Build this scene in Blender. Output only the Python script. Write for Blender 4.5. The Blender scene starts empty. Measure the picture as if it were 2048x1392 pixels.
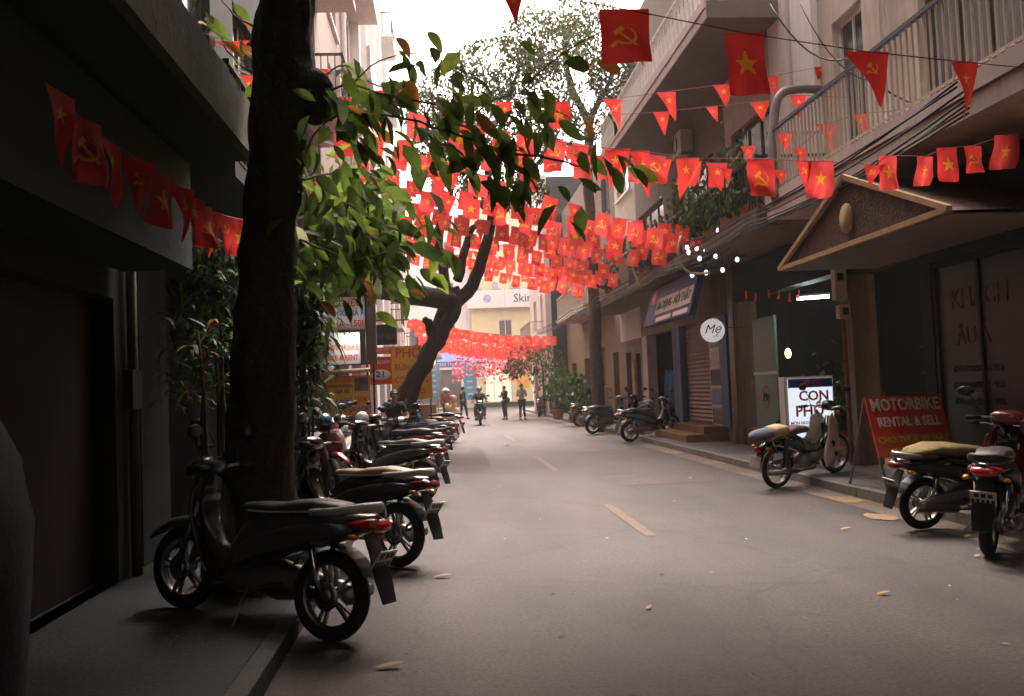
import bpy, bmesh, math, random
from math import sin, cos, pi, radians
from mathutils import Vector, Matrix, noise
random.seed(7)
R = random.Random(11)
S = bpy.context.scene
COL = S.collection

# ------------------------------------------------------------------ camera
CAM_H = 1.55
YAW, PITCH, ROLL = radians(4.4), radians(2.5), radians(2.3)
F = 1800.0                                   # focal length in photo pixels (photo is 2048 wide)
_fw = Vector((sin(YAW) * cos(PITCH), cos(YAW) * cos(PITCH), sin(PITCH)))
_r0 = Vector((cos(YAW), -sin(YAW), 0)); _u0 = _r0.cross(_fw)
_rt = _r0 * cos(ROLL) - _u0 * sin(ROLL); _up = _rt.cross(_fw)
CP = Vector((0, 0, CAM_H))
cam = bpy.data.cameras.new('camera'); cam_o = bpy.data.objects.new('camera', cam); COL.objects.link(cam_o)
cam.sensor_width = 36; cam.lens = F / 2048 * 36; cam.clip_start = .05; cam.clip_end = 2000
cam.dof.use_dof = True; cam.dof.focus_distance = 13; cam.dof.aperture_fstop = 4.5
m3 = Matrix((_rt, _up, -_fw)).transposed().to_4x4(); m3.translation = CP
cam_o.matrix_world = m3
S.camera = cam_o

def ray(px, py): return (_rt * ((px - 1024) / F) + _up * ((696 - py) / F) + _fw)
def at(px, py, Y):
    d = ray(px, py); return CP + d * (Y / d.y)
def atX(px, py, X):
    d = ray(px, py); return CP + d * (X / d.x)
def gnd(px, py, z=0.0):
    d = ray(px, py); return CP + d * ((z - CAM_H) / d.z)

# ------------------------------------------------------------------ light
W = bpy.data.worlds.new('World'); S.world = W; W.use_nodes = True
nt = W.node_tree; nt.nodes.clear()
sky = nt.nodes.new('ShaderNodeTexSky'); sky.sky_type = 'NISHITA'; sky.sun_disc = False
sky.sun_elevation = radians(62); sky.sun_rotation = radians(12); sky.air_density = 1.6; sky.dust_density = 4.0
bw = nt.nodes.new('ShaderNodeRGBToBW'); mx = nt.nodes.new('ShaderNodeMix'); mx.data_type = 'RGBA'
mx.inputs[0].default_value = .9                              # overcast: almost colourless cloud
tint = nt.nodes.new('ShaderNodeMix'); tint.data_type = 'RGBA'; tint.blend_type = 'MULTIPLY'; tint.inputs[0].default_value = 1
tint.inputs[7].default_value = (1.13, .95, .87, 1)
bg = nt.nodes.new('ShaderNodeBackground'); bg.inputs[1].default_value = .15
out = nt.nodes.new('ShaderNodeOutputWorld')
L = nt.links.new
L(sky.outputs[0], bw.inputs[0]); L(sky.outputs[0], mx.inputs[6]); L(bw.outputs[0], mx.inputs[7])
L(mx.outputs[2], tint.inputs[6]); L(tint.outputs[2], bg.inputs[0]); L(bg.outputs[0], out.inputs[0])
sun = bpy.data.lights.new('sun', 'SUN'); sun.energy = .9; sun.angle = radians(25); sun.color = (1, .95, .87)
sun_o = bpy.data.objects.new('sun', sun); COL.objects.link(sun_o)
sun_o.rotation_euler = (radians(90 - 62), 0, radians(180 - 12)); sun_o.location = (0, 0, 40)
S.view_settings.view_transform = 'Standard'; S.view_settings.look = 'None'
S.view_settings.exposure = 2.58; S.view_settings.gamma = 1; S.view_settings.use_curve_mapping = False
S.cycles.use_denoising = True
S.cycles.max_bounces = 7; S.cycles.diffuse_bounces = 4; S.cycles.glossy_bounces = 3; S.cycles.transmission_bounces = 4
S.cycles.transparent_max_bounces = 6; S.cycles.volume_bounces = 1
S.cycles.sample_clamp_indirect = 6; S.cycles.use_adaptive_sampling = True; S.cycles.adaptive_threshold = .02
S.cycles.caustics_reflective = False; S.cycles.caustics_refractive = False

# ------------------------------------------------------------------ materials
MATS = {}
def srgb(h):
    h = h.lstrip('#'); c = [int(h[i:i+2], 16) / 255 for i in (0, 2, 4)]
    return tuple(x / 12.92 if x <= .04045 else ((x + .055) / 1.055) ** 2.4 for x in c)
def mat(name, col=(.5, .5, .5), rough=.6, var=.18, scale=6, bump=.1, metal=0, coat=0, streak=0, dirt=None, dirtamt=.4,
        emit=None, est=0, trans=0, ptr=0, alpha=1, spec=.5, bscale=None):
    if name in MATS: return MATS[name]
    if isinstance(col, str): col = srgb(col)
    m = bpy.data.materials.new(name); MATS[name] = m; m.use_nodes = True
    n = m.node_tree; b = n.nodes['Principled BSDF']; l = n.links.new
    b.inputs['Roughness'].default_value = rough; b.inputs['Metallic'].default_value = metal
    b.inputs['Coat Weight'].default_value = coat; b.inputs['Coat Roughness'].default_value = .08
    b.inputs['Specular IOR Level'].default_value = spec
    b.inputs['Transmission Weight'].default_value = trans
    tc = n.nodes.new('ShaderNodeTexCoord')
    nz = n.nodes.new('ShaderNodeTexNoise'); nz.inputs['Scale'].default_value = scale; nz.inputs['Detail'].default_value = 6
    nz.inputs['Roughness'].default_value = .65
    l(tc.outputs['Object'], nz.inputs['Vector'])
    rp = n.nodes.new('ShaderNodeValToRGB'); e = rp.color_ramp.elements
    e[0].position = .3; e[1].position = .7
    e[0].color = tuple(c * (1 - var) for c in col) + (1,); e[1].color = tuple(min(1, c * (1 + var)) for c in col) + (1,)
    l(nz.outputs[0], rp.inputs[0]); last = rp.outputs[0]
    if streak:
        mp = n.nodes.new('ShaderNodeMapping'); mp.inputs['Scale'].default_value = (5, 5, .35)
        l(tc.outputs['Object'], mp.inputs[0])
        n2 = n.nodes.new('ShaderNodeTexNoise'); n2.inputs['Scale'].default_value = 1.6; n2.inputs['Detail'].default_value = 8
        n2.inputs['Roughness'].default_value = .7
        l(mp.outputs[0], n2.inputs['Vector'])
        r2 = n.nodes.new('ShaderNodeValToRGB'); r2.color_ramp.elements[0].position = .45; r2.color_ramp.elements[1].position = .75
        l(n2.outputs[0], r2.inputs[0])
        mm = n.nodes.new('ShaderNodeMath'); mm.operation = 'MULTIPLY'; mm.inputs[1].default_value = streak; l(r2.outputs[0], mm.inputs[0])
        x = n.nodes.new('ShaderNodeMix'); x.data_type = 'RGBA'; l(mm.outputs[0], x.inputs[0]); l(last, x.inputs[6])
        d = dirt or tuple(c * .35 for c in col); x.inputs[7].default_value = tuple(d) + (1,); last = x.outputs[2]
    l(last, b.inputs['Base Color'])
    if bump:
        n3 = n.nodes.new('ShaderNodeTexNoise'); n3.inputs['Scale'].default_value = bscale or scale * 6; n3.inputs['Detail'].default_value = 5
        l(tc.outputs['Object'], n3.inputs['Vector'])
        bp = n.nodes.new('ShaderNodeBump'); bp.inputs['Strength'].default_value = bump; bp.inputs['Distance'].default_value = .02
        l(n3.outputs[0], bp.inputs['Height']); l(bp.outputs[0], b.inputs['Normal'])
        rr = n.nodes.new('ShaderNodeMapRange'); rr.inputs[3].default_value = max(.02, rough - .1); rr.inputs[4].default_value = min(1, rough + .12)
        l(nz.outputs[0], rr.inputs[0]); l(rr.outputs[0], b.inputs['Roughness'])
    if emit:
        if isinstance(emit, str): emit = srgb(emit)
        b.inputs['Emission Color'].default_value = tuple(emit) + (1,); b.inputs['Emission Strength'].default_value = est
    if ptr:                                                    # thin cloth or leaf: light shines through
        o = n.nodes['Material Output']; t = n.nodes.new('ShaderNodeBsdfTranslucent'); ms = n.nodes.new('ShaderNodeMixShader')
        l(last, t.inputs[0]); ms.inputs[0].default_value = ptr
        l(b.outputs[0], ms.inputs[1]); l(t.outputs[0], ms.inputs[2]); l(ms.outputs[0], o.inputs[0])
    return m

# ------------------------------------------------------------------ mesh builder
class MB:
    def __init__(s): s.v = []; s.f = []; s.mi = []; s.sm = []; s.M = Matrix.Identity(4); s.cur = 0; s.smooth = False
    def add(s, vs, fs):
        o = len(s.v); s.v += [tuple(s.M @ Vector(v)) for v in vs]
        for f in fs: s.f.append([o + i for i in f]); s.mi.append(s.cur); s.sm.append(s.smooth)
        return s
    def box(s, a, b):
        x0, y0, z0 = a; x1, y1, z1 = b
        return s.add([(x0,y0,z0),(x1,y0,z0),(x1,y1,z0),(x0,y1,z0),(x0,y0,z1),(x1,y0,z1),(x1,y1,z1),(x0,y1,z1)],
                     [(0,3,2,1),(4,5,6,7),(0,1,5,4),(1,2,6,5),(2,3,7,6),(3,0,4,7)])
    def cbox(s, c, d): return s.box([c[i] - d[i] / 2 for i in range(3)], [c[i] + d[i] / 2 for i in range(3)])
    def bar(s, p, q, w, h=None, up=(0, 0, 1)):
        p = Vector(p); q = Vector(q); h = h or w; t = (q - p).normalized(); u = Vector(up)
        if abs(t.dot(u)) > .95: u = Vector((0, 1, 0))
        a = t.cross(u).normalized() * w / 2; b = a.cross(t).normalized() * h / 2
        vs = [p - a - b, p + a - b, p + a + b, p - a + b, q - a - b, q + a - b, q + a + b, q - a + b]
        return s.add(vs, [(0,3,2,1),(4,5,6,7),(0,1,5,4),(1,2,6,5),(2,3,7,6),(3,0,4,7)])
    def tube(s, pts, r, n=8, cap=True, sy=1.0):
        pts = [Vector(p) for p in pts]; k = len(pts); rs = r if isinstance(r, (list, tuple)) else [r] * k
        sm = s.smooth; s.smooth = True; vs = []; prev = None
        for i, p in enumerate(pts):
            t = (pts[min(i + 1, k - 1)] - pts[max(i - 1, 0)]).normalized()
            if prev is None:
                u = Vector((0, 0, 1)) if abs(t.z) < .9 else Vector((1, 0, 0)); a = t.cross(u).normalized()
            else: a = (prev - t * prev.dot(t)).normalized()
            prev = a; b = t.cross(a)
            for j in range(n):
                an = 2 * pi * j / n; vs.append(p + (a * cos(an) + b * sin(an) * sy) * rs[i])
        fs = [(i*n+j, i*n+(j+1)%n, (i+1)*n+(j+1)%n, (i+1)*n+j) for i in range(k-1) for j in range(n)]
        if cap: fs += [tuple(range(n-1, -1, -1)), tuple((k-1)*n + j for j in range(n))]
        s.add(vs, fs); s.smooth = sm; return s
    def lathe(s, prof, c=(0,0,0), axis='Z', n=20, cap=False):
        vs = []; sm = s.smooth; s.smooth = True
        for r, h in prof:
            for j in range(n):
                a = 2*pi*j/n; x, y = r*cos(a), r*sin(a)
                v = {'Z': (x, y, h), 'Y': (x, h, y), 'X': (h, x, y)}[axis]; vs.append((v[0]+c[0], v[1]+c[1], v[2]+c[2]))
        k = len(prof)
        fs = [(i*n+j, i*n+(j+1)%n, (i+1)*n+(j+1)%n, (i+1)*n+j) for i in range(k-1) for j in range(n)]
        if cap: fs += [tuple(range(n-1,-1,-1)), tuple((k-1)*n+j for j in range(n))]
        s.add(vs, fs); s.smooth = sm; return s
    def loft(s, secs, n=14, p=2.4, cap=True):
        """secs: (x, y, z, half_width(y), half_height(z)) cross sections along x, superelliptic"""
        vs = []; sm = s.smooth; s.smooth = True
        for (x, y, z, a, b) in secs:
            for j in range(n):
                t = 2*pi*j/n; c, d = cos(t), sin(t)
                vs.append((x, y + a*math.copysign(abs(c)**(2/p), c), z + b*math.copysign(abs(d)**(2/p), d)))
        k = len(secs)
        fs = [(i*n+j, i*n+(j+1)%n, (i+1)*n+(j+1)%n, (i+1)*n+j) for i in range(k-1) for j in range(n)]
        if cap: fs += [tuple(range(n-1,-1,-1)), tuple((k-1)*n+j for j in range(n))]
        s.add(vs, fs); s.smooth = sm; return s
    def prism(s, poly, y0, y1, plane='XZ'):
        k = len(poly)
        g = {'XZ': lambda a, b, c: (a, c, b), 'XY': lambda a, b, c: (a, b, c), 'YZ': lambda a, b, c: (c, a, b)}[plane]
        vs = [g(a, b, y0) for a, b in poly] + [g(a, b, y1) for a, b in poly]
        return s.add(vs, [tuple(range(k)), tuple(range(2*k-1, k-1, -1))] + [(i, i+k, (i+1)%k+k, (i+1)%k) for i in range(k)])
    def ball(s, c, r, n=10, sc=(1,1,1)):
        m = n // 2; vs = []; sm = s.smooth; s.smooth = True
        for i in range(m + 1):
            ph = pi*i/m
            for j in range(n):
                th = 2*pi*j/n; vs.append((c[0]+r*sc[0]*sin(ph)*cos(th), c[1]+r*sc[1]*sin(ph)*sin(th), c[2]+r*sc[2]*cos(ph)))
        fs = [(i*n+j, (i+1)*n+j, (i+1)*n+(j+1)%n, i*n+(j+1)%n) for i in range(m) for j in range(n)]
        s.add(vs, fs); s.smooth = sm; return s
    def mesh(s, name, mats):
        me = bpy.data.meshes.new(name); me.from_pydata(s.v, [], s.f)
        for m in (mats if isinstance(mats, (list, tuple)) else [mats]): me.materials.append(m)
        me.polygons.foreach_set('material_index', s.mi); me.polygons.foreach_set('use_smooth', s.sm)
        me.update(); return me
    def build(s, name, mats, parent=None, loc=None, fixn=True):
        me = s.mesh(name, mats)
        if fixn and len(s.f) < 30000:
            bm = bmesh.new(); bm.from_mesh(me); bmesh.ops.recalc_face_normals(bm, faces=bm.faces); bm.to_mesh(me); bm.free()
        return link(name, me, parent, loc)
def link(name, me, parent=None, loc=None, rot=None, scale=None):
    o = bpy.data.objects.new(name, me); COL.objects.link(o)
    if parent: o.parent = parent
    if loc is not None: o.location = loc
    if rot is not None: o.rotation_euler = rot
    if scale is not None: o.scale = scale
    return o
def thing(name, label, cat, loc=(0,0,0), rz=0, group=None, rot=None):
    o = bpy.data.objects.new(name, None); COL.objects.link(o); o.location = loc
    o.rotation_euler = rot or (0, 0, rz); o.empty_display_size = .1
    return tag(o, label, cat, group)
def tag(o, label=None, cat=None, group=None, kind=None):
    if label: o['label'] = label
    if cat: o['category'] = cat
    if group: o['group'] = group
    if kind: o['kind'] = kind
    return o
def T(x=0, y=0, z=0): return Matrix.Translation((x, y, z))
def kids(o): return [c for c in bpy.data.objects if c.parent == o]
def text(body, size, m, parent, loc, rot=(pi/2, 0, 0), name='lettering', bold=.0, depth=.004, align='CENTER', sx=1.0, shear=0):
    c = bpy.data.curves.new('t', 'FONT'); c.body = body; c.size = size; c.extrude = depth; c.offset = bold*.35; c.shear = shear
    c.align_x = align; c.align_y = 'CENTER'; c.resolution_u = 2
    t = bpy.data.objects.new('t', c); COL.objects.link(t)
    dg = bpy.context.evaluated_depsgraph_get(); dg.update()
    me = bpy.data.meshes.new_from_object(t.evaluated_get(dg)); bpy.data.objects.remove(t); bpy.data.curves.remove(c)
    me.name = name; me.materials.clear(); me.materials.append(m)
    o = link(name, me, parent, loc, rot, (sx, 1, 1)); return o
# ------------------------------------------------------------------ material library
k_asphalt = mat('asphalt', (.088, .077, .072), .8, .14, 3, .5, bscale=160)
k_gutter = mat('gutter_concrete', (.17, .135, .105), .85, .35, 1.3, .4, bscale=60, streak=.0)
k_pave = mat('pavement_concrete', (.17, .16, .16), .85, .3, 2.2, .4, bscale=50)
k_kerb = mat('kerb_stone', (.22, .2, .185), .8, .3, 5, .4)
k_paint = mat('road_paint', (.14, .1, .068), .8, .35, 9, .2)
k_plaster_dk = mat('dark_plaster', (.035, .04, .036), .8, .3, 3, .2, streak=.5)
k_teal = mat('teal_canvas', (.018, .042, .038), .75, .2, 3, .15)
k_beam = mat('olive_concrete', (.13, .135, .105), .85, .25, 4, .3, streak=.3)
k_cream = mat('cream_plaster', (.58, .5, .43), .8, .14, 3, .25, streak=.6, dirt=(.2, .16, .12))
k_white = mat('white_plaster', (.8, .76, .74), .8, .06, 3, .2, streak=.3, dirt=(.3, .25, .21))
k_pink = mat('pinkish_plaster', (.42, .32, .29), .8, .1, 2, .15, streak=.4, dirt=(.2, .15, .14))
k_palepink = mat('pale_pink_plaster', (.64, .54, .5), .8, .1, 2, .2, streak=.5, dirt=(.33, .26, .24))
k_yellow = mat('pale_yellow_plaster', (.72, .62, .38), .8, .07, 2, .1, streak=.25, dirt=(.4, .32, .2))
k_ochre = mat('ochre_plaster', (.26, .17, .095), .85, .2, 2.5, .2, streak=.6, dirt=(.07, .05, .035))
k_brownwall = mat('brown_plaster', (.2, .145, .11), .85, .2, 2.5, .2, streak=.6, dirt=(.06, .045, .04))
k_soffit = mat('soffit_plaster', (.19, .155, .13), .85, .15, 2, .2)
k_dark = mat('dark_interior', (.012, .014, .013), .8, .3, 3, .1)
k_glass = mat('dark_glass', (.02, .024, .026), .08, .1, 3, 0, spec=.6)
k_window = mat('window_glass', (.06, .07, .075), .1, .2, 2, 0, spec=.6)
k_wood = mat('brown_wood', (.1, .055, .03), .6, .3, 5, .2)
k_white_paint = mat('white_paint', (.75, .73, .7), .5, .06, 8, .05)
k_cream_paint = mat('cream_paint', (.55, .46, .33), .55, .12, 8, .1)
k_rail = mat('wrought_iron', (.03, .03, .032), .5, .2, 9, .1)
k_railcream = mat('cream_rail_paint', (.42, .37, .3), .6, .15, 9, .1)
k_blue = mat('blue_paint', (.03, .09, .24), .55, .15, 6, .1, streak=.3)
k_bluedk = mat('dark_blue_board', (.025, .04, .11), .6, .15, 6, .1)
k_shutter = mat('shutter_metal', (.34, .23, .19), .55, .12, 6, .15, streak=.35, dirt=(.14, .09, .07))
k_step = mat('brown_step_tile', (.27, .15, .075), .6, .2, 5, .2)
k_goldtrim = mat('ochre_trim', (.5, .34, .17), .6, .15, 9, .1)
k_tilebrown = mat('brown_relief', (.075, .036, .02), .7, .85, 11, 1.0, bscale=30)
k_barkdk = mat('dark_bark', (.032, .021, .012), .9, .45, 9, 1.0, bscale=22)
k_bark = mat('grey_bark', (.1, .075, .055), .9, .35, 9, .9, bscale=25)
k_leaf = [mat('leaf_green_%s' % n, c, .62, .4, 9, .2, ptr=.62) for n, c in
          (('dark', (.07, .11, .025)), ('mid', (.13, .19, .035)), ('lime', (.26, .33, .05)), ('orange', (.36, .14, .03)), ('pale', (.34, .36, .2)))]
k_fine = [mat('fine_leaf_%s' % n, c, .5, .25, 7, .1, ptr=.4) for n, c in
          (('dark', (.035, .06, .018)), ('mid', (.06, .1, .026)), ('brown', (.13, .08, .035)))]
k_strap = mat('strap_leaf', (.02, .05, .014), .4, .4, 5, .1, ptr=.25)
k_red = mat('red_cloth', (.76, .055, .05), .8, .08, 6, .1, ptr=.5, bscale=90)
k_redlow = mat('red_cloth_faded', (.72, .075, .07), .8, .1, 6, .1, ptr=.5, bscale=90)
k_gold = mat('yellow_cloth_print', (.92, .4, .04), .8, .06, 6, 0, ptr=.4)
k_string = mat('red_string', (.3, .05, .04), .8, .1, 5, 0)
k_cable = mat('black_cable', (.015, .015, .015), .6, .1, 5, 0)
k_cablew = mat('pale_cable', (.42, .36, .3), .6, .1, 5, 0)
k_rubber = mat('tyre_rubber', (.013, .013, .013), .75, .2, 20, .3, spec=.3)
k_chrome = mat('chrome', (.7, .69, .67), .18, .05, 9, 0, metal=1)
k_steel = mat('dull_steel', (.28, .27, .26), .38, .2, 12, .05, metal=1)
k_blackp = mat('black_plastic', (.014, .014, .015), .42, .2, 15, .08)
k_blackg = mat('black_gloss_paint', (.012, .012, .014), .16, .1, 9, 0, coat=.8)
k_greyg = mat('graphite_paint', (.05, .05, .055), .28, .12, 9, 0, coat=.5)
k_seat = mat('seat_vinyl', (.05, .04, .036), .42, .2, 14, .2)
k_dimlens = mat('dark_red_lens', (.12, .01, .01), .15, .1, 9, 0, coat=.7)
k_taillens = mat('red_lens', (.5, .012, .01), .15, .1, 9, 0, coat=.7)
k_amber = mat('amber_lens', (.6, .2, .02), .15, .1, 9, 0, coat=.7)
k_plate = mat('number_plate_white', (.6, .58, .55), .5, .08, 12, .05)
k_ink = mat('black_print', (.01, .01, .01), .6, .1, 9, 0)
k_mirror = mat('mirror_glass', (.8, .8, .8), .03, .02, 3, 0, metal=1)
k_signwhite = mat('sign_white', (.72, .68, .64), .5, .05, 5, 0, streak=.2)
k_signyellow = mat('sign_yellow', (.75, .42, .02), .5, .08, 5, 0)
k_signred = mat('sign_red', (.72, .06, .025), .5, .1, 5, 0)
k_signorange = mat('sign_orange', (.72, .13, .03), .5, .1, 5, 0)
k_pinkwhite = mat('sign_pinkish_white', (.7, .6, .57), .5, .05, 5, 0)
k_pred = mat('print_red', (.6, .05, .03), .6, .1, 9, 0)
k_pblue = mat('print_blue', (.03, .09, .4), .6, .1, 9, 0)
k_pwhite = mat('print_white', (.78, .74, .7), .6, .05, 9, 0)
k_pyellow = mat('print_yellow', (.8, .5, .04), .6, .05, 9, 0)
k_mint = mat('mint_panel', (.17, .28, .215), .45, .12, 4, .05)
k_lightbox = mat('lightbox_face', (.75, .76, .78), .4, .03, 4, 0, emit=(.8, .9, 1), est=.15)
k_tube = mat('tube_lamp', (1, 1, 1), .4, 0, 4, 0, emit=(.85, 1, 1), est=14)
k_bulb = mat('lit_bulb', (1, 1, 1), .4, 0, 4, 0, emit=(.95, 1, 1), est=9)
k_bulbw = mat('white_bulb_glass', (.85, .85, .85), .25, .02, 4, 0, coat=.5, emit=(1, 1, 1), est=.35)
k_warm = mat('warm_lamp', (1, .8, .3), .4, 0, 4, 0, emit=(1, .72, .2), est=4)
k_shoplit = mat('lit_shop_wall', (.8, .74, .55), .6, .1, 3, 0, emit=(1, .86, .55), est=.28)
k_skin = mat('skin', (.42, .22, .14), .55, .06, 9, 0)
k_hair = mat('black_hair', (.012, .01, .009), .5, .3, 30, .2)
k_awning = mat('awning_blue', (.08, .13, .42), .7, .12, 3, .1, ptr=.15)
k_banner = mat('light_blue_banner', (.1, .45, .72), .6, .06, 4, 0)
k_tarp = mat('slate_blue_cover', (.03, .037, .05), .75, .2, 4, .3)
k_ac = mat('ac_casing', (.55, .52, .48), .5, .1, 6, .05)
k_terr = mat('terracotta', (.28, .11, .05), .8, .2, 6, .2)
# ------------------------------------------------------------------ ground
def sheet(name, x0, x1, y0, y1, z, m, nx=1, ny=1, kind='structure'):
    b = MB(); vs = [(x0 + (x1-x0)*i/nx, y0 + (y1-y0)*j/ny, z) for j in range(ny+1) for i in range(nx+1)]
    b.add(vs, [(j*(nx+1)+i, j*(nx+1)+i+1, (j+1)*(nx+1)+i+1, (j+1)*(nx+1)+i) for j in range(ny) for i in range(nx)])
    o = b.build(name, m, fixn=False); tag(o, kind=kind); return o
sheet('ground', -300, 300, -200, 400, -.02, mat('far_ground', (.12, .11, .1), .9, .2, .2, 0))
# asphalt with its own richer material: aggregate, worn lighter tracks, dark oil patches
def road_mat():
    m = bpy.data.materials.new('road_asphalt'); m.use_nodes = True; n = m.node_tree; l = n.links.new; b = n.nodes['Principled BSDF']
    tc = n.nodes.new('ShaderNodeTexCoord')
    def nz(s, d, r=.6, mp=None):
        t = n.nodes.new('ShaderNodeTexNoise'); t.inputs['Scale'].default_value = s; t.inputs['Detail'].default_value = d; t.inputs['Roughness'].default_value = r
        if mp:
            q = n.nodes.new('ShaderNodeMapping'); q.inputs['Scale'].default_value = mp; l(tc.outputs['Object'], q.inputs[0]); l(q.outputs[0], t.inputs[0])
        else: l(tc.outputs['Object'], t.inputs[0])
        return t
    a = nz(.8, 6, .6, (1, .35, 1)); g = nz(34, 5, .9); p = nz(2.3, 4)
    r1 = n.nodes.new('ShaderNodeValToRGB'); r1.color_ramp.elements[0].position = .32; r1.color_ramp.elements[1].position = .68
    r1.color_ramp.elements[0].color = (.038, .031, .03, 1); r1.color_ramp.elements[1].color = (.088, .07, .067, 1); l(a.outputs[0], r1.inputs[0])
    r2 = n.nodes.new('ShaderNodeValToRGB'); r2.color_ramp.elements[0].position = .35; r2.color_ramp.elements[1].position = .75
    r2.color_ramp.elements[0].color = (.3, .3, .3, 1); r2.color_ramp.elements[1].color = (1.9, 1.8, 1.7, 1); l(g.outputs[0], r2.inputs[0])
    x = n.nodes.new('ShaderNodeMix'); x.data_type = 'RGBA'; x.blend_type = 'MULTIPLY'; x.inputs[0].default_value = 1
    l(r1.outputs[0], x.inputs[6]); l(r2.outputs[0], x.inputs[7])
    r3 = n.nodes.new('ShaderNodeValToRGB'); r3.color_ramp.elements[0].position = .3; r3.color_ramp.elements[1].position = .42
    r3.color_ramp.elements[0].color = (.72, .72, .72, 1); r3.color_ramp.elements[1].color = (1, 1, 1, 1); l(p.outputs[0], r3.inputs[0])
    y = n.nodes.new('ShaderNodeMix'); y.data_type = 'RGBA'; y.blend_type = 'MULTIPLY'; y.inputs[0].default_value = 1
    l(x.outputs[2], y.inputs[6]); l(r3.outputs[0], y.inputs[7]); vo = n.nodes.new('ShaderNodeTexVoronoi'); vo.feature = 'DISTANCE_TO_EDGE'; vo.inputs['Scale'].default_value = .55
    dz = nz(2.5, 5); ad = n.nodes.new('ShaderNodeMix'); ad.data_type = 'RGBA'; ad.inputs[0].default_value = .3; l(tc.outputs['Object'], ad.inputs[6]); l(dz.outputs['Color'], ad.inputs[7]); l(ad.outputs[2], vo.inputs['Vector'])
    r4 = n.nodes.new('ShaderNodeValToRGB'); r4.color_ramp.elements[0].position = .0; r4.color_ramp.elements[1].position = .012; r4.color_ramp.elements[0].color = (.45, .45, .45, 1); l(vo.outputs['Distance'], r4.inputs[0])
    w = n.nodes.new('ShaderNodeMix'); w.data_type = 'RGBA'; w.blend_type = 'MULTIPLY'; l(p.outputs[0], w.inputs[0]); l(y.outputs[2], w.inputs[6]); l(r4.outputs[0], w.inputs[7]); l(w.outputs[2], b.inputs['Base Color'])
    b.inputs['Roughness'].default_value = .72
    bp = n.nodes.new('ShaderNodeBump'); bp.inputs['Strength'].default_value = .55; bp.inputs['Distance'].default_value = .012
    l(g.outputs[0], bp.inputs['Height']); l(bp.outputs[0], b.inputs['Normal']); return m
sheet('road', -1.0, 4.72, -50, 62, 0, road_mat())
sheet('cross_road', -40, 40, 62, 74, .0, MATS['asphalt'])
sheet('gutter', 4.72, 5.1, -50, 62, .004, k_gutter, 1, 40)
# raised pavements: right x 5.1..6.5, left x -2.6..-1.0
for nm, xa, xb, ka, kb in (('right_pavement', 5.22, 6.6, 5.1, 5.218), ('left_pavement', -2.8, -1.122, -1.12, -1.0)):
    pv = MB().box((xa, -50, -.01), (xb, 61.5, .12)).build(nm, k_pave if xa > 0 else mat('shade_dark_pavement', (.024, .022, .021), .8, .4, 3, .4, bscale=40)); tag(pv, kind='structure')  # left pavement: shade put into the colour, a darker copy of the right one
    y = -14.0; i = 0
    kbm = MB().box((ka, .004, -.01), (kb, .994, .122)).mesh('kerb_stone', k_kerb if xa > 0 else mat('shade_dark_kerb', (.05, .045, .042), .8, .35, 5, .4))  # left kerb stones darkened in colour to stand in for shade
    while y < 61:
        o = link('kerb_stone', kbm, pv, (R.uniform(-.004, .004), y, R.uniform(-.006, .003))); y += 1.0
# faded centre dashes and a few worn marks
for (ya, yb, x) in ((9.0, 11.5, 2.02), (16.4, 19.9, 1.97), (26, 29.5, 1.95), (36, 39.5, 2.0), (1.5, 4.0, 2.03)):
    b = MB(); n = 10
    vs = []
    for i in range(n + 1):
        yy = ya + (yb - ya) * i / n; w = .055 + R.uniform(-.008, .008)
        vs += [(x - w, yy, .005), (x + w, yy, .005)]
    b.add(vs, [(2*i, 2*i+1, 2*i+3, 2*i+2) for i in range(n)])
    tag(b.build('road_marking', k_paint, fixn=False), kind='structure')
for (xa, xb, ya, yb, c) in ((2.6, 4.3, 13.5, 15.2, (.09, .073, .068)), (-.2, .9, 17, 24, (.075, .06, .053)), (3.4, 4.4, 24, 33, (.08, .064, .058))):
    n_ = 14; b = MB(); P_ = []
    for i in range(n_): t_ = i/n_*4; k_ = int(t_); f_ = t_-k_; q = ((xa, ya), (xb, ya), (xb, yb), (xa, yb), (xa, ya)); P_.append((q[k_][0]+(q[k_+1][0]-q[k_][0])*f_+R.uniform(-.05, .05), q[k_][1]+(q[k_+1][1]-q[k_][1])*f_+R.uniform(-.05, .05), .004))
    b.add([((xa+xb)/2, (ya+yb)/2, .004)]+P_, [(0, 1+i, 1+(i+1) % n_) for i in range(n_)]); tag(b.build('asphalt_patch', mat('patch_%d' % (ya*10), c, .8, .3, 3, .6, bscale=110), fixn=False), kind='structure')
tag(MB().lathe([(0, .006), (.3, .006)], (3.3, 21, 0), n=20).build('manhole_cover', mat('iron_cover', (.05, .045, .04), .6, .3, 20, .3)), kind='structure')
b = MB()
for i in range(420):
    x = R.choice((R.gauss(4.85, .18), R.gauss(4.85, .18), R.gauss(-.8, .25), R.uniform(-.6, 4.6))); y = R.uniform(3, 34); s_ = R.uniform(.008, .03); a = R.uniform(0, 6); z = .008
    if x > 5.08: z = .125
    b.cur = R.randrange(3); b.add([(x+s_*cos(a), y+s_*sin(a), z), (x+s_*.5*cos(a+1.7), y+s_*.5*sin(a+1.7), z+.006), (x-s_*cos(a), y-s_*sin(a), z), (x+s_*.5*cos(a-1.7), y+s_*.5*sin(a-1.7), z+.003)], [(0, 1, 2, 3)])
tag(b.build('litter', [mat('litter_tan', (.3, .2, .1), .8, .3, 9, 0), mat('litter_brown', (.1, .06, .03), .8, .3, 9, 0), mat('litter_pale', (.4, .37, .33), .8, .2, 9, 0)], fixn=False), 'small dry leaf bits and litter scattered on the road and gutter', 'litter', kind='stuff')
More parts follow.
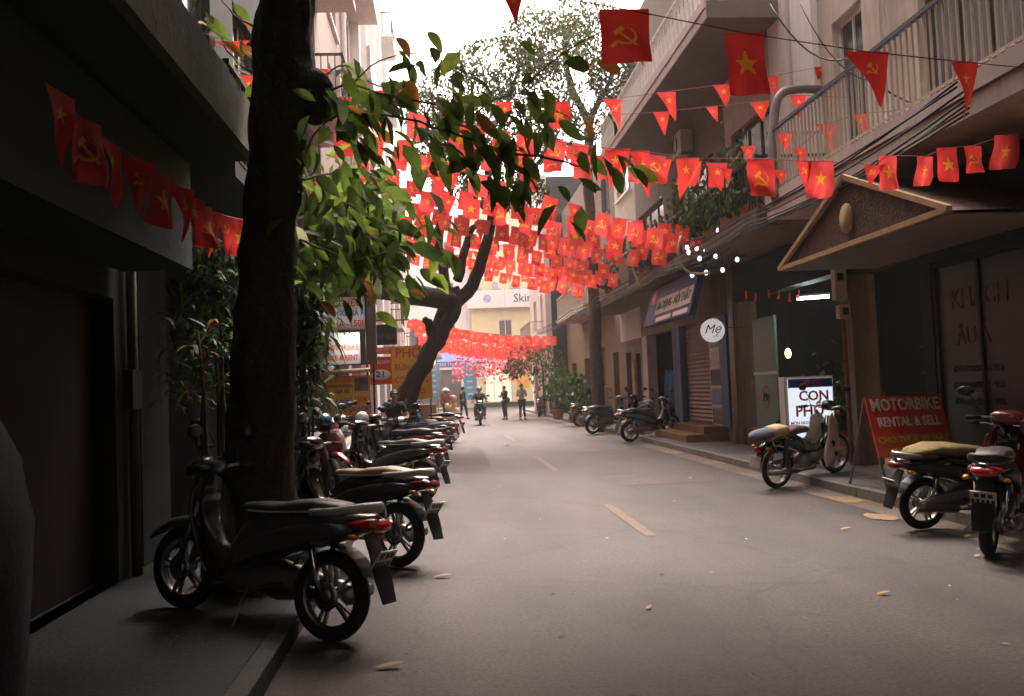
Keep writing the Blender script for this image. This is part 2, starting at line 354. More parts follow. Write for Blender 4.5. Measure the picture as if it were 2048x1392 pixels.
# a pale ochre spill and rubble along the gutter
for (px, py, w, h) in ((1345, 905, .5, 1.0), (1690, 1000, .35, .8), (1440, 925, .22, .7), (1760, 1035, .3, .6)):
    c = gnd(px, py); b = MB(); k = 12
    b.add([(c.x, c.y, .009)] + [(c.x + w*(.7 + .4*R.random())*cos(2*pi*i/k)*.5, c.y + h*(.7 + .4*R.random())*sin(2*pi*i/k)*.5, .009) for i in range(k)],
          [(0, 1 + i, 1 + (i+1) % k) for i in range(k)])
    tag(b.build('sand_patch', mat('ochre_sand', (.34, .22, .13), .95, .3, 8, .4), fixn=False), kind='stuff')
# ------------------------------------------------------------------ building helpers (local frame: x along the front, -y towards the street)
def facade(name, label, side, X, ya, yb):
    f = thing(name, label, 'building', (X, yb, 0) if side > 0 else (X, ya, 0), -pi/2 if side > 0 else pi/2)
    f['_']= 0; del f['_']
    return f, (lambda Y: yb - Y) if side > 0 else (lambda Y: Y - ya)
def wall(p, u0, u1, z0, z1, ops, m, th=.3, y=0, name='wall'):
    us = sorted({u0, u1} | {min(max(v, u0), u1) for o in ops for v in (o[0], o[1])})
    zs = sorted({z0, z1} | {min(max(v, z0), z1) for o in ops for v in (o[2], o[3])})
    b = MB()
    for i in range(len(us) - 1):
        run = None
        for j in range(len(zs) - 1):
            cu, cz = (us[i]+us[i+1])/2, (zs[j]+zs[j+1])/2
            hole = any(o[0] < cu < o[1] and o[2] < cz < o[3] for o in ops)
            if hole:
                if run is not None: b.box((us[i], y, run), (us[i+1], y+th, zs[j])); run = None
            elif run is None: run = zs[j]
        if run is not None: b.box((us[i], y, run), (us[i+1], y+th, z1))
    return b.build(name, m, p)
def window(p, u0, u1, z0, z1, mf=None, mg=None, nx=2, nz=1, y=.14, fw=.06, sill=True, name='window', grille=0):
    mf = mf or k_white_paint; mg = mg or k_window
    b = MB(); b.box((u0+.002, y-.04, z0+.002), (u0+fw, y+.04, z1-.002)); b.box((u1-fw, y-.04, z0+.002), (u1-.002, y+.04, z1-.002))
    b.box((u0+fw, y-.04, z0+.002), (u1-fw, y+.04, z0+fw)); b.box((u0+fw, y-.04, z1-fw), (u1-fw, y+.04, z1-.002))
    w = b.build(name, mf, p); iu, iz = (u1-u0-2*fw)/nx, (z1-z0-2*fw)/nz
    for i in range(1, nx): MB().box((u0+fw+iu*i-.025, y-.032, z0+fw), (u0+fw+iu*i+.025, y+.032, z1-fw)).build('mullion', mf, w)
    for i in range(nx):
        for j in range(nz):
            a, c = u0+fw+iu*i+.025*(i > 0), z0+fw+iz*j+.02*(j > 0)
            MB().box((a, y-.004, c), (u0+fw+iu*(i+1)-.025*(i < nx-1), y+.004, z0+fw+iz*(j+1)-.02*(j < nz-1))).build('pane', mg, w)
            if j: MB().box((a, y-.028, c-.04), (u0+fw+iu*(i+1)-.025*(i < nx-1), y+.028, c)).build('transom', mf, w)
    if sill: MB().box((u0-.08, -.09, z0-.08), (u1+.08, -.002, z0-.004)).build('sill', mf, w)
    if grille:
        g = MB(); k = max(3, int((u1-u0)/.14))
        for i in range(k+1): g.cbox((u0+(u1-u0)*i/k, -.05, (z0+z1)/2), (.016, .016, z1-z0))
        for j in range(4): g.cbox(((u0+u1)/2, -.05, z0+(z1-z0)*j/3), (u1-u0, .012, .02))
        g.build('grille', k_rail, w)
    return w
def balcony(p, u0, u1, z, d, h=.95, th=.3, ms=None, mr=None, style='bars', sp=.13, face=None, name='balcony', individual=True, mt=None):
    ms = ms or k_cream; mr = mr or k_rail
    s = MB().box((u0, -d, z), (u1, -.002, z+th))
    bal = s.build(name, ms, p)
    if face:                                              # moulded fascia proud of the slab
        MB().box((u0-.03, -d-.05, z+th*.55), (u1+.03, -d-.003, z+th+.03)).build('cornice', face, bal)
        MB().box((u0-.015, -d-.03, z-.02), (u1+.015, -d-.003, z+th*.5)).build('fascia', face, bal)
    zt = z+th+(.035 if face else 0); y = -d+.06
    if style in ('bars', 'urn'):
        r = .011 if style == 'bars' else .05
        MB().box((u0, y-.03, zt+h), (u1, y+.03, zt+h+.05)).build('handrail', mt or mr, bal)
        if style == 'bars': MB().box((u0, y-.015, zt+.08), (u1, y+.015, zt+.105)).build('bottom_rail', mr, bal)
        n = int((u1-u0)/sp)
        if style == 'bars': me = MB().box((-r, -r, 0), (r, r, h)).mesh('baluster', mr)
        else: me = MB().lathe([(.055,0),(.05,.06),(.03,.1),(.058,h*.35),(.05,h*.5),(.028,h*.7),(.035,h*.86),(.055,h*.9),(.055,h)], n=8).mesh('baluster', mr)
        if individual:
            for i in range(n+1): link('baluster', me, bal, (u0+.05+(u1-u0-.1)*i/n, y, zt))
        else:
            g = MB()
            for i in range(n+1):
                if style == 'bars': g.box((u0+.05+(u1-u0-.1)*i/n-r, y-r, zt), (u0+.05+(u1-u0-.1)*i/n+r, y+r, zt+h))
                else: g.lathe([(.055,0),(.03,.1),(.058,h*.35),(.028,h*.7),(.055,h)], (u0+.05+(u1-u0-.1)*i/n, y, zt), n=6)
            g.build('balustrade', mr, bal)['kind'] = 'stuff'
        e = MB()
        for uu in (u0+.03, u1-.03):
            e.box((uu-.02, y+.03, zt+h-.002), (uu+.02, -.01, zt+h+.045))
            k = int(d/sp)
            for j in range(1, k): e.cbox((uu, y+(d-.06)*j/k, zt+h/2), (2*r*.9, 2*r*.9, h-.01))
        e.build('side_railing', mr, bal)
    elif style == 'solid':
        MB().box((u0, y-.05, zt), (u1, y+.05, zt+h)).build('parapet', ms, bal)
    return bal
def drainpipe(p, u, z0, z1, m=None, r=.05):
    b = MB().tube([(u, -.09, z0), (u, -.09, z1)], r, 8)
    z = z0+.6
    while z < z1: b.lathe([(r*1.25, -.04), (r*1.25, .04)], (u, -.09, z), n=8); z += 2.0
    return b.build('drainpipe', m or k_white_paint, p)
def aircon(label, loc, rz, group='air conditioners on the walls'):
    t = thing('air_conditioner', label, 'air conditioner', loc, rz, group)
    MB().box((-.4, -.36, 0), (.4, -.06, .56)).build('casing', k_ac, t)
    f = MB().lathe([(.21, -.365), (.23, -.385), (.21, -.39)], (-.1, 0, .28), 'Y', 16)
    for k in range(6): f.lathe([(.03+.03*k, -.375), (.034+.03*k, -.378)], (-.1, 0, .28), 'Y', 16)
    f.build('fan_grille', k_rail, t)
    MB().box((-.35, -.34, -.05), (-.3, -.002, 0)).box((.3, -.34, -.05), (.35, -.002, 0)).build('bracket', k_steel, t)
    return t
# ------------------------------------------------------------------ right-hand row
XR = 6.4
# R0 beside and behind the camera: unseen, its height and length set to shade the foreground
f, u = facade('shophouse', 'dark shophouse at the near right edge beside the camera', 1, XR, -46, 7.4)
wall(f, 0, u(-46), 0, 22, [(u(6.8), u(3.4), .12, 3.0), (u(2), u(-3), .12, 3.0), (u(6), u(4.8), 5, 7), (u(2), u(1), 5, 7)], k_brownwall)
balcony(f, u(7.36), u(-11), 4.05, 1.2, style='solid', ms=k_brownwall)
MB().box((0, 2.5, 0), (u(-46), 9, 21.9)).build('inner_mass', k_dark, f)
f, w_ = thing('house', 'unseen house added far behind the camera to block skylight', 'building', (-8, -47, 0)), 20  # unseen end house, added to cut off sky light from behind
wall(f, 0, w_, 0, 16, [(3+4*k, 4.6+4*k, z, z+1.8) for k in range(4) for z in (5, 8.4, 11.8)], k_brownwall)
MB().box((0, -8, 0), (w_, -.01, 15.9)).build('inner_mass', k_dark, f)
# R1 near building: long railed balcony, pediment awning, dark shop below
f, u = facade('shophouse', 'cream shophouse with long railed balcony over the brown gabled awning', 1, XR, 7.4, 14.0)
E_ = 6.6
wall(f, 0, E_, 4.05, 15, [(u(13.75), u(12.75), 4.45, 7.15), (u(11.2), u(8.6), 4.45, 6.9), (u(12.9), u(9), 8.2, 10)], k_cream)
window(f, u(13.75), u(12.75), 4.45, 7.15, nx=2, nz=1, fw=.09, name='balcony_door', sill=False)
window(f, u(11.2), u(8.6), 4.45, 6.9, nx=4, mf=k_wood, name='balcony_door', sill=False)
window(f, u(12.9), u(9), 8.2, 10, nx=4, mf=k_wood)
balcony(f, u(13.92), u(7.45), 4.05, 1.12, h=.98, th=.36, ms=k_palepink, mr=k_railcream, face=k_palepink, sp=.125, mt=mat('dark_blue_rail', (.03, .04, .08), .5, .1, 5, 0))
drainpipe(f, u(11.95), 4.5, 14)
wall(f, 0, E_, 3.1, 4.03, [], k_plaster_dk, name='shop_beam')
wall(f, u(14.0), u(13.62), .12, 3.1, [], k_brownwall, name='pillar', th=.4)
wall(f, u(11.55), u(11.38), .12, 3.1, [], k_plaster_dk, name='door_post', th=.15)
wall(f, u(11.38), u(9.2), .12, 3.1, [(u(11.3), u(9.3), .5, 2.95)], k_plaster_dk, name='shop_front', th=.12)
pw = window(f, u(11.28), u(9.32), .52, 2.93, mf=k_plaster_dk, mg=mat('poster_glass', (.045, .046, .038), .4, .15, 2, .05), nx=2, y=.05, name='shop_window', sill=False)
wall(f, 0, E_, 0, .119, [], k_step, name='door_sill', th=2.9)
MB().box((0, 3.0, 0), (E_, 3.2, 4.0)).build('back_wall', k_dark, f)
MB().box((E_-.2, .35, .12), (E_-.01, 3.0, 3.1)).build('side_wall', k_dark, f)
MB().box((0, 3.3, 4.1), (E_, 8, 14.9)).build('inner_mass', k_dark, f)
text('KHÁCH', .34, mat('faded_red_print', (.1, .05, .04), .7, .2, 9, 0), f, (u(10.35), .042, 2.42), bold=.012)
text('ÂU Á', .3, MATS['faded_red_print'], f, (u(10.5), .042, 1.95), bold=.01)
for k in range(3): text('MOTORBIKE TOUR'[k*0:], .12, mat('faded_grey_print', (.11, .11, .1), .7, .2, 9, 0), f, (u(10.45), .042, 1.55-.2*k))
# pediment awning (a thing hung on the building)
aw = thing('gabled_awning', 'brown gabled awning with ochre edging and yellow oval medallion', 'awning', (5.0, 12.7, 3.12), -pi/2)
MB().prism([(0, 0), (4.25, 0), (2.12, .8)], 0, .06).build('pediment', k_tilebrown, aw)
e = MB(); e.bar((-.05, -.03, 0), (4.3, -.03, 0), .06, .06); e.build('bottom_edging', k_goldtrim, aw)
for a, b_ in (((-.1, 0), (2.12, .84)), ((2.12, .84), (4.35, 0))):
    MB().bar((a[0], -.035, a[1]), (b_[0], -.035, b_[1]), .06, .06, up=(0, 1, 0)).build('rake_edging', k_goldtrim, aw)
MB().prism([(0, 0), (4.25, 0), (4.25, -.04), (0, -.04)], .0, 1.38).build('soffit', k_soffit, aw)
for sx in (0, 1):
    x0, x1 = (0, 2.12) if sx == 0 else (4.25, 2.12)
    MB().add([(x0, .07, .0), (x1, .07, .8), (x1, 1.38, .8), (x0, 1.38, .0), (x0, .07, -.03), (x1, .07, .77), (x1, 1.38, .77), (x0, 1.38, -.03)],
             [(0,1,2,3),(4,7,6,5),(0,4,5,1),(1,5,6,2),(2,6,7,3),(3,7,4,0)]).build('roof_slope', k_tilebrown, aw)
MB().lathe([(0, -.05), (.13, -.045), (.15, -.02), (.15, 0)], (2.1, 0, .33), 'Y', 24).build('medallion', k_goldtrim, aw)
md = [c for c in kids(aw) if c.name.startswith('medallion')][0]
for v in md.data.vertices: v.co.z = .33 + (v.co.z - .33) * 1.25
# roller shutter strips and pale panel deep in R1 (glimpsed)
# R2 the cafe
f, u = facade('shophouse', 'shophouse with dark cafe below, white pilaster and jutting top balcony', 1, XR, 14.0, 19.3)
wall(f, 0, 5.3, 4.05, 15.5, [(u(18.9), u(16.6), 4.4, 6.8), (u(18.9), u(16.6), 8.7, 11)], k_cream)
window(f, u(18.9), u(16.6), 4.4, 6.8, nx=3, mf=k_wood, name='balcony_door', sill=False)
window(f, u(18.9), u(16.6), 8.7, 11, nx=3, mf=k_wood, name='balcony_door', sill=False)
MB().box((u(16.2), -.12, 4.4), (u(15.35), -.003, 15.4)).build('pilaster', k_white, f)
MB().box((u(15.1), -.12, 4.4), (u(14.25), -.003, 15.4)).build('pilaster', k_white, f)
balcony(f, u(19.25), u(14.02), 3.98, 1.3, h=.9, th=.22, ms=k_brownwall, mr=k_rail, sp=.14)
wall(f, 0, 5.3, 3.2, 3.96, [], k_plaster_dk, name='shop_beam', th=.3)
wall(f, u(19.3), u(19.0), .12, 3.2, [], k_brownwall, name='pillar', th=.4)
MB().box((u(18.22), .02, .45), (u(17.0), .07, 2.75)).build('mint_panel', k_mint, f)
text('Mẹ', .26, k_ink, f, (u(17.6), .012, 1.15), shear=.3, bold=0)
MB().lathe([(.2, .008), (.215, .005), (.23, .008)], (u(17.6), 0, 1.15), 'Y', 24).build('logo_ring', k_pred, f)
MB().box((u(18.24), 0, 1.6), (u(16.98), .02, 1.66)).build('panel_strip', k_white_paint, f)
MB().box((0, 3.2, 0), (5.3, 3.4, 4.0)).build('back_wall', k_dark, f)
MB().box((0, .41, .12), (.15, 3.2, 3.2)).build('side_wall', k_dark, f)
MB().box((0, .0, 0), (5.3, 3.2, .119)).build('shop_floor', k_step, f)
MB().box((u(18.95), .03, .14), (u(14.1), .08, .5)).build('low_wall', k_terr, f)
MB().box((0, 3.5, 4.1), (5.3, 8, 15.4)).build('inner_mass', k_dark, f)
for z in (1.0, 1.5, 2.0): MB().box((u(16.6), 2.7, z), (u(14.8), 3.15, z+.03)).build('shelf', k_wood, f)
# R2/R3 jutting third floor balcony seen from below
f2 = f
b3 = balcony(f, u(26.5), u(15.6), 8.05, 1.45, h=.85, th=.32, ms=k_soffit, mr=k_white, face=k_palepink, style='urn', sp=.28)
b3['label'] = 'deep upper balcony with white turned balusters'
# R3 shutter shop
f, u = facade('shophouse', 'shophouse with brown roller shutter in blue frame and two steps', 1, XR, 19.3, 24.3)
wall(f, 0, 5.0, 3.0, 14, [(u(23.8), u(20.2), 4.3, 6.8), (u(23.8), u(20.2), 8.5, 11)], k_brownwall)
window(f, u(23.8), u(20.2), 4.3, 6.8, nx=4, mf=k_wood, name='balcony_door', sill=False)
window(f, u(23.8), u(20.2), 8.5, 11, nx=4, mf=k_wood, name='balcony_door', sill=False)
balcony(f, u(24.28), u(19.32), 3.98, 1.3, h=.9, th=.22, ms=k_brownwall, mr=k_rail, sp=.15)
MB().box((u(24.3), .0, .12), (u(24.1), .3, 3.0)).box((u(20.0), 0, .12), (u(19.32), .3, 3.0)).build('pillar', k_brownwall, f)
MB().box((u(24.1), -.06, .45), (u(23.75), .1, 3.0)).build('blue_frame', k_blue, f)
MB().box((u(20.3), -.06, .45), (u(19.75), .1, 3.0)).build('blue_frame', k_blue, f)
MB().box((u(24.1), .15, .12), (u(19.75), .4, .46)).build('threshold', k_step, f)
sl = MB().add([(0,0,0),(3.0-.55,0,0),(2.45,0,.1),(0,0,.1),(0,-.035,.05),(2.45,-.035,.05)], [(0,1,5,4),(4,5,2,3),(0,4,3),(1,2,5)]).mesh('shutter_slat', k_shutter)
sh = MB().box((u(23.75), .14, .46), (u(21.3), .16, 3.0)).build('roller_shutter', k_shutter, f)
for i in range(24): link('shutter_slat', sl, sh, (u(23.75), .138, .47+.105*i))
MB().box((u(21.27), 0, .46), (u(20.33), .14, 3.0)).build('poster_strip', k_pinkwhite, f)
for k, (zz, mm) in enumerate(((.5, mat('photo_grey', (.12, .13, .14), .4, .8, 5, 0)), (.95, mat('photo_blue', (.06, .16, .38), .4, .6, 4, 0)), (1.4, k_ink), (1.85, mat('photo_white', (.5, .42, .4), .4, .5, 6, 0)), (2.3, mat('photo_green', (.06, .07, .06), .4, .7, 7, 0)))):
    MB().box((u(21.2), -.012, zz), (u(20.4), -.001, zz+.38)).build('poster_photo', mm, f)
wall(f, 0, 5.0, 2.995, 2.999, [], k_dark, name='lintel_shadow_gap', th=.05) if 0 else None
MB().box((0, .45, 0), (5.0, 6, 13.9)).build('inner_mass', k_dark, f)
st = thing('doorstep', 'two ochre-brown steps up to the roller shutter', 'steps', (XR, 24.3, .12), -pi/2)
MB().box((u(23.4), -.42, .165), (u(20.6), .14, .33)).build('upper_step', k_step, st)
MB().box((u(23.5), -.9, 0), (u(20.4), .12, .165)).build('lower_step', k_step, st)
# R4
f, u = facade('shophouse', 'narrow shophouse with blue goods hanging in its open shop', 1, XR, 24.3, 28.6)
wall(f, 0, 4.3, 3.0, 13, [(u(28.2), u(25), 4.3, 6.8), (u(28), u(25.2), 8.3, 10.6)], k_soffit)
window(f, u(28.2), u(25), 4.3, 6.8, nx=3, mf=k_wood, name='balcony_door', sill=False); window(f, u(28), u(25.2), 8.3, 10.6, nx=3)
balcony(f, u(28.55), u(24.33), 3.98, 1.3, h=.9, th=.22, ms=k_brownwall, mr=k_railcream, sp=.16)
MB().box((u(28.6), 0, .12), (u(27.9), .3, 3.0)).build('pillar', k_cream, f)
MB().box((u(24.75), 0, .12), (u(24.32), .3, 3.0)).build('pillar', k_bluedk, f)
MB().box((0, 2.0, 0), (4.3, 2.2, 3.9)).build('back_wall', k_dark, f)
MB().box((0, 2.25, 3.0), (4.3, 7, 12.9)).build('inner_mass', k_dark, f)
MB().box((0, 0, 0), (4.3, 1.99, .119)).build('shop_floor', k_step, f)
for k in range(4):
    g = MB(); uu = .95 + .55*k
    g.loft([(uu-.02, .55, 1.25, .02, .55), (uu+.1, .5, 1.3, .1, .62), (uu+.25, .55, 1.25, .02, .55)], 10)
    tag(g.build('hanging_garment', mat('garment_%d' % k, ((.02, .12, .28), (.02, .2, .42), (.03, .03, .05), (.2, .1, .06))[k], .8, .3, 6, .2), loc=(XR, 28.6, 0)),
        ('navy', 'bright blue', 'black', 'tan')[k] + ' garment hanging in the open shop beside the pillar', 'garment').rotation_euler = (0, 0, -pi/2)
# R5
f, u = facade('shophouse', 'narrow shophouse with worn poster panels between pale pillars', 1, XR, 28.6, 32.0)
wall(f, 0, 3.4, 3.0, 12, [(u(31.5), u(29.2), 4.3, 6.6), (u(31.5), u(29.2), 8, 10)], k_cream)
window(f, u(31.5), u(29.2), 4.3, 6.6, nx=2, mf=k_wood, sill=False); window(f, u(31.5), u(29.2), 8, 10, nx=3)
balcony(f, u(31.9), u(28.65), 4.0, 1.2, h=.9, th=.22, ms=k_brownwall, mr=k_railcream, sp=.16)
wall(f, 0, 3.4, .0, 3.0, [(u(31.2), u(30.3), .12, 2.6), (u(29.6), u(28.9), .12, 2.5)], k_brownwall)
MB().box((u(31.2), .2, .12), (u(30.3), .25, 2.6)).build('door', k_dark, f); MB().box((u(29.6), .2, .12), (u(28.9), .25, 2.5)).build('door', k_dark, f)
MB().box((u(30.2), -.03, .5), (u(29.75), -.002, 2.3)).build('poster_panel', mat('worn_poster', (.3, .16, .1), .7, .6, 5, .1), f)
MB().box((0, .31, 0), (3.4, 5, 11.9)).build('inner_mass', k_dark, f)
# R6 ochre wall
f, u = facade('house', 'long ochre-walled house with dark doorways past the parked scooters', 1, XR, 32.0, 46)
ops = [(u(33.6), u(32.5), .12, 2.7), (u(37), u(35.2), .12, 3.0), (u(40.5), u(39), .12, 2.7), (u(44.5), u(43), .9, 2.6)]
wall(f, 0, 14, 0, 4.2, ops, k_ochre)
for o in ops: MB().box((o[0], .2, o[2]), (o[1], .25, o[3])).build('door', k_wood if o[0] > 7 else k_dark, f)
wops = [(u(34.6), u(33), 4.9, 6.8), (u(38.5), u(36.5), 4.9, 6.8), (u(43), u(41), 4.9, 6.8)]
wall(f, 0, 14, 4.2, 10.5, wops + [(a, b, c+3.1, d+3) for a, b, c, d in wops], k_brownwall, y=.003)
for a, b_, c, d in wops: window(f, a, b_, c, d, nx=2, mf=k_wood); window(f, a, b_, c+3.1, d+3, nx=2, mf=k_wood)
balcony(f, u(41), u(33), 4.35, 1.15, h=.9, th=.2, ms=k_cream, mr=k_railcream, sp=.2, individual=False)
MB().box((0, .32, 0), (14, 7, 10.4)).build('inner_mass', k_dark, f)
# R7 pale projecting house
f, u = facade('house', 'pale pink house jutting out at the far right of the street', 1, 5.35, 46, 54)
wops = [(u(48.4), u(47.2), 4.6, 6.4), (u(52), u(50.5), 4.6, 6.4), (u(48.4), u(47.2), 8, 9.8), (u(52), u(50.5), 8, 9.8)]
wall(f, 0, 8, 0, 12.5, wops + [(u(49), u(47), .12, 2.7), (u(53), u(51), .12, 2.7)], k_palepink)
MB().box((0, .301, 0), (.3, 8, 12.5)).build('end_wall', k_palepink, f)
for a, b_, c, d in wops: window(f, a, b_, c, d, nx=2)
for Y in (49, 53): MB().box((u(Y), .2, .12), (u(Y-2), .25, 2.7)).build('door', k_dark, f)
balcony(f, u(53), u(47), 3.9, .8, h=.85, th=.18, ms=k_cream, mr=k_railcream, sp=.2, individual=False)
MB().box((.31, .32, 0), (8, 7.5, 12.4)).build('inner_mass', k_dark, f)
f, u = facade('house', 'set-back cream house beyond the jutting pale pink one', 1, 7.6, 54, 61)
wall(f, 0, 7, 0, 11, [(1, 2.4, 4.5, 6.3), (4, 5.4, 4.5, 6.3)], k_cream)
window(f, 1, 2.4, 4.5, 6.3); window(f, 4, 5.4, 4.5, 6.3)
MB().box((0, .31, 0), (6.9, 6, 10.9)).build('inner_mass', k_dark, f)
# ------------------------------------------------------------------ left-hand row
XL = -2.65
f, u = facade('shophouse', 'dark shopfront under a deep concrete canopy at the left', -1, XL, -46, 8.0)
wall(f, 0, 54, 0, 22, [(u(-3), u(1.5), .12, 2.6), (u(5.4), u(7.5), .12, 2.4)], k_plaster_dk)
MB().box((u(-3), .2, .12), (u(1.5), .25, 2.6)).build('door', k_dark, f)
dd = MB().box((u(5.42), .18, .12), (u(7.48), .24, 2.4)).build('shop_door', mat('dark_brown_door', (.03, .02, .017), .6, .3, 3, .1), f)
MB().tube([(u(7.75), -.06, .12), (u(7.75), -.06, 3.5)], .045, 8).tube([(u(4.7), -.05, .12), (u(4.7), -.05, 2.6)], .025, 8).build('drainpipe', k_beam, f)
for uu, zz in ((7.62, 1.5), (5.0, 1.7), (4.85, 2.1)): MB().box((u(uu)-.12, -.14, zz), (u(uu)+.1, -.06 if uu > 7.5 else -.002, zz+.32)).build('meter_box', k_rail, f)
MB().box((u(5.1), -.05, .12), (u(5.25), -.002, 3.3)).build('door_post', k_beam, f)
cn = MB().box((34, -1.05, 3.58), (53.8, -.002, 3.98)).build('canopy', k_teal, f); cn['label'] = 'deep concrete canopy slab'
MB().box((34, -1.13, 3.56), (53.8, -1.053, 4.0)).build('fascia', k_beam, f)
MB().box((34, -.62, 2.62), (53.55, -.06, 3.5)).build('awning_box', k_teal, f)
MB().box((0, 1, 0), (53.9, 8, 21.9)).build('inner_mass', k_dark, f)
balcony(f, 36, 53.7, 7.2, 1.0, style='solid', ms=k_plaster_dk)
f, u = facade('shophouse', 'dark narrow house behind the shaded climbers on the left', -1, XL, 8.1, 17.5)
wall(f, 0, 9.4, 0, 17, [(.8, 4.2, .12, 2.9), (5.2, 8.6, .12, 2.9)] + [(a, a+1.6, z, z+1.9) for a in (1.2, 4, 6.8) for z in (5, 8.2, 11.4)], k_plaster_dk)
for a in (1.2, 4, 6.8):
    for z in (5, 8.2, 11.4): window(f, a, a+1.6, z, z+1.9, mf=k_wood)
MB().box((0, .8, 0), (9.3, 8, 16.9)).build('inner_mass', k_dark, f)
balcony(f, .3, 9.2, 3.6, .8, h=.9, th=.16, ms=k_plaster_dk, mr=k_rail, sp=.16, individual=False)
f, u = facade('apartment_block', 'tall pinkish apartment block behind the big tree trunk', -1, XL, 17.6, 30)
ops = []
for k in range(6):
    for (a, b_) in ((18.6, 20.4), (23, 25), (27, 28.6)): ops.append((u(a), u(b_), 5+3.2*k, 6.9+3.2*k))
gro = [(u(17.8), u(21), .12, 3), (u(22), u(25.6), .12, 3), (u(26.4), u(29.4), .12, 3)]
wall(f, 0, 12.4, 0, 23, ops + gro, k_pink)
for o in ops: window(f, *o, nx=2, grille=o[3] < 9)
MB().box((0, 2.6, 0), (12.4, 8, 22.9)).build('inner_mass', k_dark, f)
MB().box((0, .31, 4.0), (12.4, 2.58, 22.9)).build('upper_mass', k_dark, f)
for k in range(3): balcony(f, u(18), u(21), 4.1+3.2*k, .9, h=.9, th=.16, ms=k_palepink, mr=k_rail, sp=.15)
for k in range(3): balcony(f, u(25.5), u(29.5), 7.3+3.2*k, .9, style='solid', th=.16, h=.8, ms=k_palepink)
MB().box((u(29.3), -.28, 4), (u(29.9), -.003, 23)).build('pilaster', k_white, f)
drainpipe(f, u(26.2), 4, 23, r=.08)
f, u = facade('apartment_block', 'white apartment block with tall pilasters under the open sky', -1, -2.5, 30, 47.5)
ops = [(u(a), u(a+2), 5+3.2*k, 6.9+3.2*k) for k in range(6) for a in (31.5, 35.5, 39.5, 43.8)]
gro = [(u(a), u(a+3), .12, 3) for a in (31, 35.3, 39.6, 43.8)]
wall(f, 0, 17.5, 0, 23.5, ops + gro, k_white)
for o in ops: window(f, *o, nx=2, grille=0)
for a in (30.3, 34.2, 38.3, 42.4): MB().box((u(a), -.3, 3.5), (u(a+.7), -.003, 23.4)).build('pilaster', k_white, f)
for k in range(5): balcony(f, u(39), u(42), 4.3+3.2*k, .8, h=.9, th=.16, ms=k_white, mr=k_rail, sp=.2, individual=False)
MB().box((0, 2.6, 0), (17.5, 8, 23.4)).build('inner_mass', k_dark, f)
MB().box((0, .31, 4.0), (17.5, 2.58, 23.4)).build('upper_mass', k_dark, f)
f, u = facade('house', 'pale lower house beyond the white block on the left', -1, -2.2, 47.5, 60)
ops = [(u(a), u(a+1.6), 4.4+3.1*k, 6.2+3.1*k) for k in range(3) for a in (48.6, 52, 56)]
wall(f, 0, 12.5, 0, 13.6, ops + [(u(49), u(52), .12, 3), (u(54), u(58), .12, 3)], k_palepink)
MB().box((12.2, .301, 0), (12.5, 8, 13.6)).build('end_wall', k_palepink, f)
for o in ops: window(f, *o, nx=2)
for k in range(3): balcony(f, u(51.5), u(55), 3.8+3.1*k, .8, h=.9, th=.16, ms=k_white, mr=k_rail, sp=.2, individual=False)
MB().box((0, .8, 0), (12.1, 7.5, 13.5)).build('inner_mass', k_dark, f)
# ------------------------------------------------------------------ end of the street: facades facing the camera
def endfac(name, label, x0, x1, Y): return thing(name, label, 'building', (x0, Y, 0)), x1-x0
f, w = endfac('shop_building', 'white shop building with blue awning at the street end', -14, 2.4, 74)
ops = [(a, a+1.5, z, z+1.8) for z in (5.2, 8.6, 12) for a in (10.6, 13.6)]
wall(f, 0, w, 0, 16.0, ops + [(11.2, 15.4, .1, 3.2)], k_white)
for o in ops: window(f, *o, nx=2)
MB().box((11.2, .2, .1), (15.4, .25, 3.2)).build('shop_door', mat('grey_roller_door', (.13, .115, .11), .6, .2, 3, .1), f)
MB().box((0, .31, 0), (w, 8, 15.9)).build('inner_mass', k_dark, f)
f, w = endfac('shop_building', 'pale yellow corner building with white skin clinic signboard', 2.4, 9.6, 73)
ops = [(.5, 1.8, 10.6, 12.2), (4.9, 6.3, 10.6, 12.2), (2.2, 3.3, 5.0, 7.1), (5.6, 6.4, 4.9, 7)]
gl = [(.9, 3.1, .4, 3.5), (4.7, 7.0, .4, 3.5)]
wall(f, 0, w, 0, 17, ops + gl, k_yellow)
for o in ops: window(f, *o, nx=2)
for g_ in gl:
    window(f, *g_, nx=3, nz=2, mf=mat('shop_frame', (.45, .42, .36), .5, .1, 5, 0), mg=mat('lit_shop_glass', (.35, .36, .3), .3, .55, 2.2, 0, emit=(1, .9, .62), est=.15), name='shop_window', sill=False)
MB().box((.2, -.12, .0), (7.0, -.003, .38)).build('plinth', k_plaster_dk, f)
MB().box((3.5, -.05, 1.5), (4.5, -.003, 3.0)).build('yellow_panel', k_signyellow, f)
for z in (4.2, 13.2): MB().box((-.02, -.3, z), (w, -.003, z+.25)).build('cornice', k_white, f)
MB().box((0, .31, 0), (w, 8, 16.9)).build('inner_mass', k_dark, f)
balcony(f, 3.9, 5.6, 8.9+.9, .9, h=.8, th=.2, ms=k_yellow, mr=k_railcream, sp=.2, individual=False) if 0 else None
sb = thing('signboard', 'long white signboard of the clinic, lettered Skin, at the street end', 'sign', (2.1, 72.6, 8.0))
MB().box((0, -.55, 0), (6.6, .38, 1.45)).build('board', mat('sign_pure_white', (.62, .62, .62), .5, .03, 3, 0), sb)
MB().box((3.0, -.56, 0), (3.06, -.552, 1.45)).build('board_joint', k_ac, sb)
text('Skin & Clinic', .95, k_ink, sb, (3.7, -.556, .7), align='LEFT', bold=.01)
MB().lathe([(0, -.558), (.3, -.556), (.33, -.553)], (1.6, 0, .75), 'Y', 16).build('logo_ring', mat('logo_lilac', (.35, .3, .5), .5, .5, 5, 0), sb)
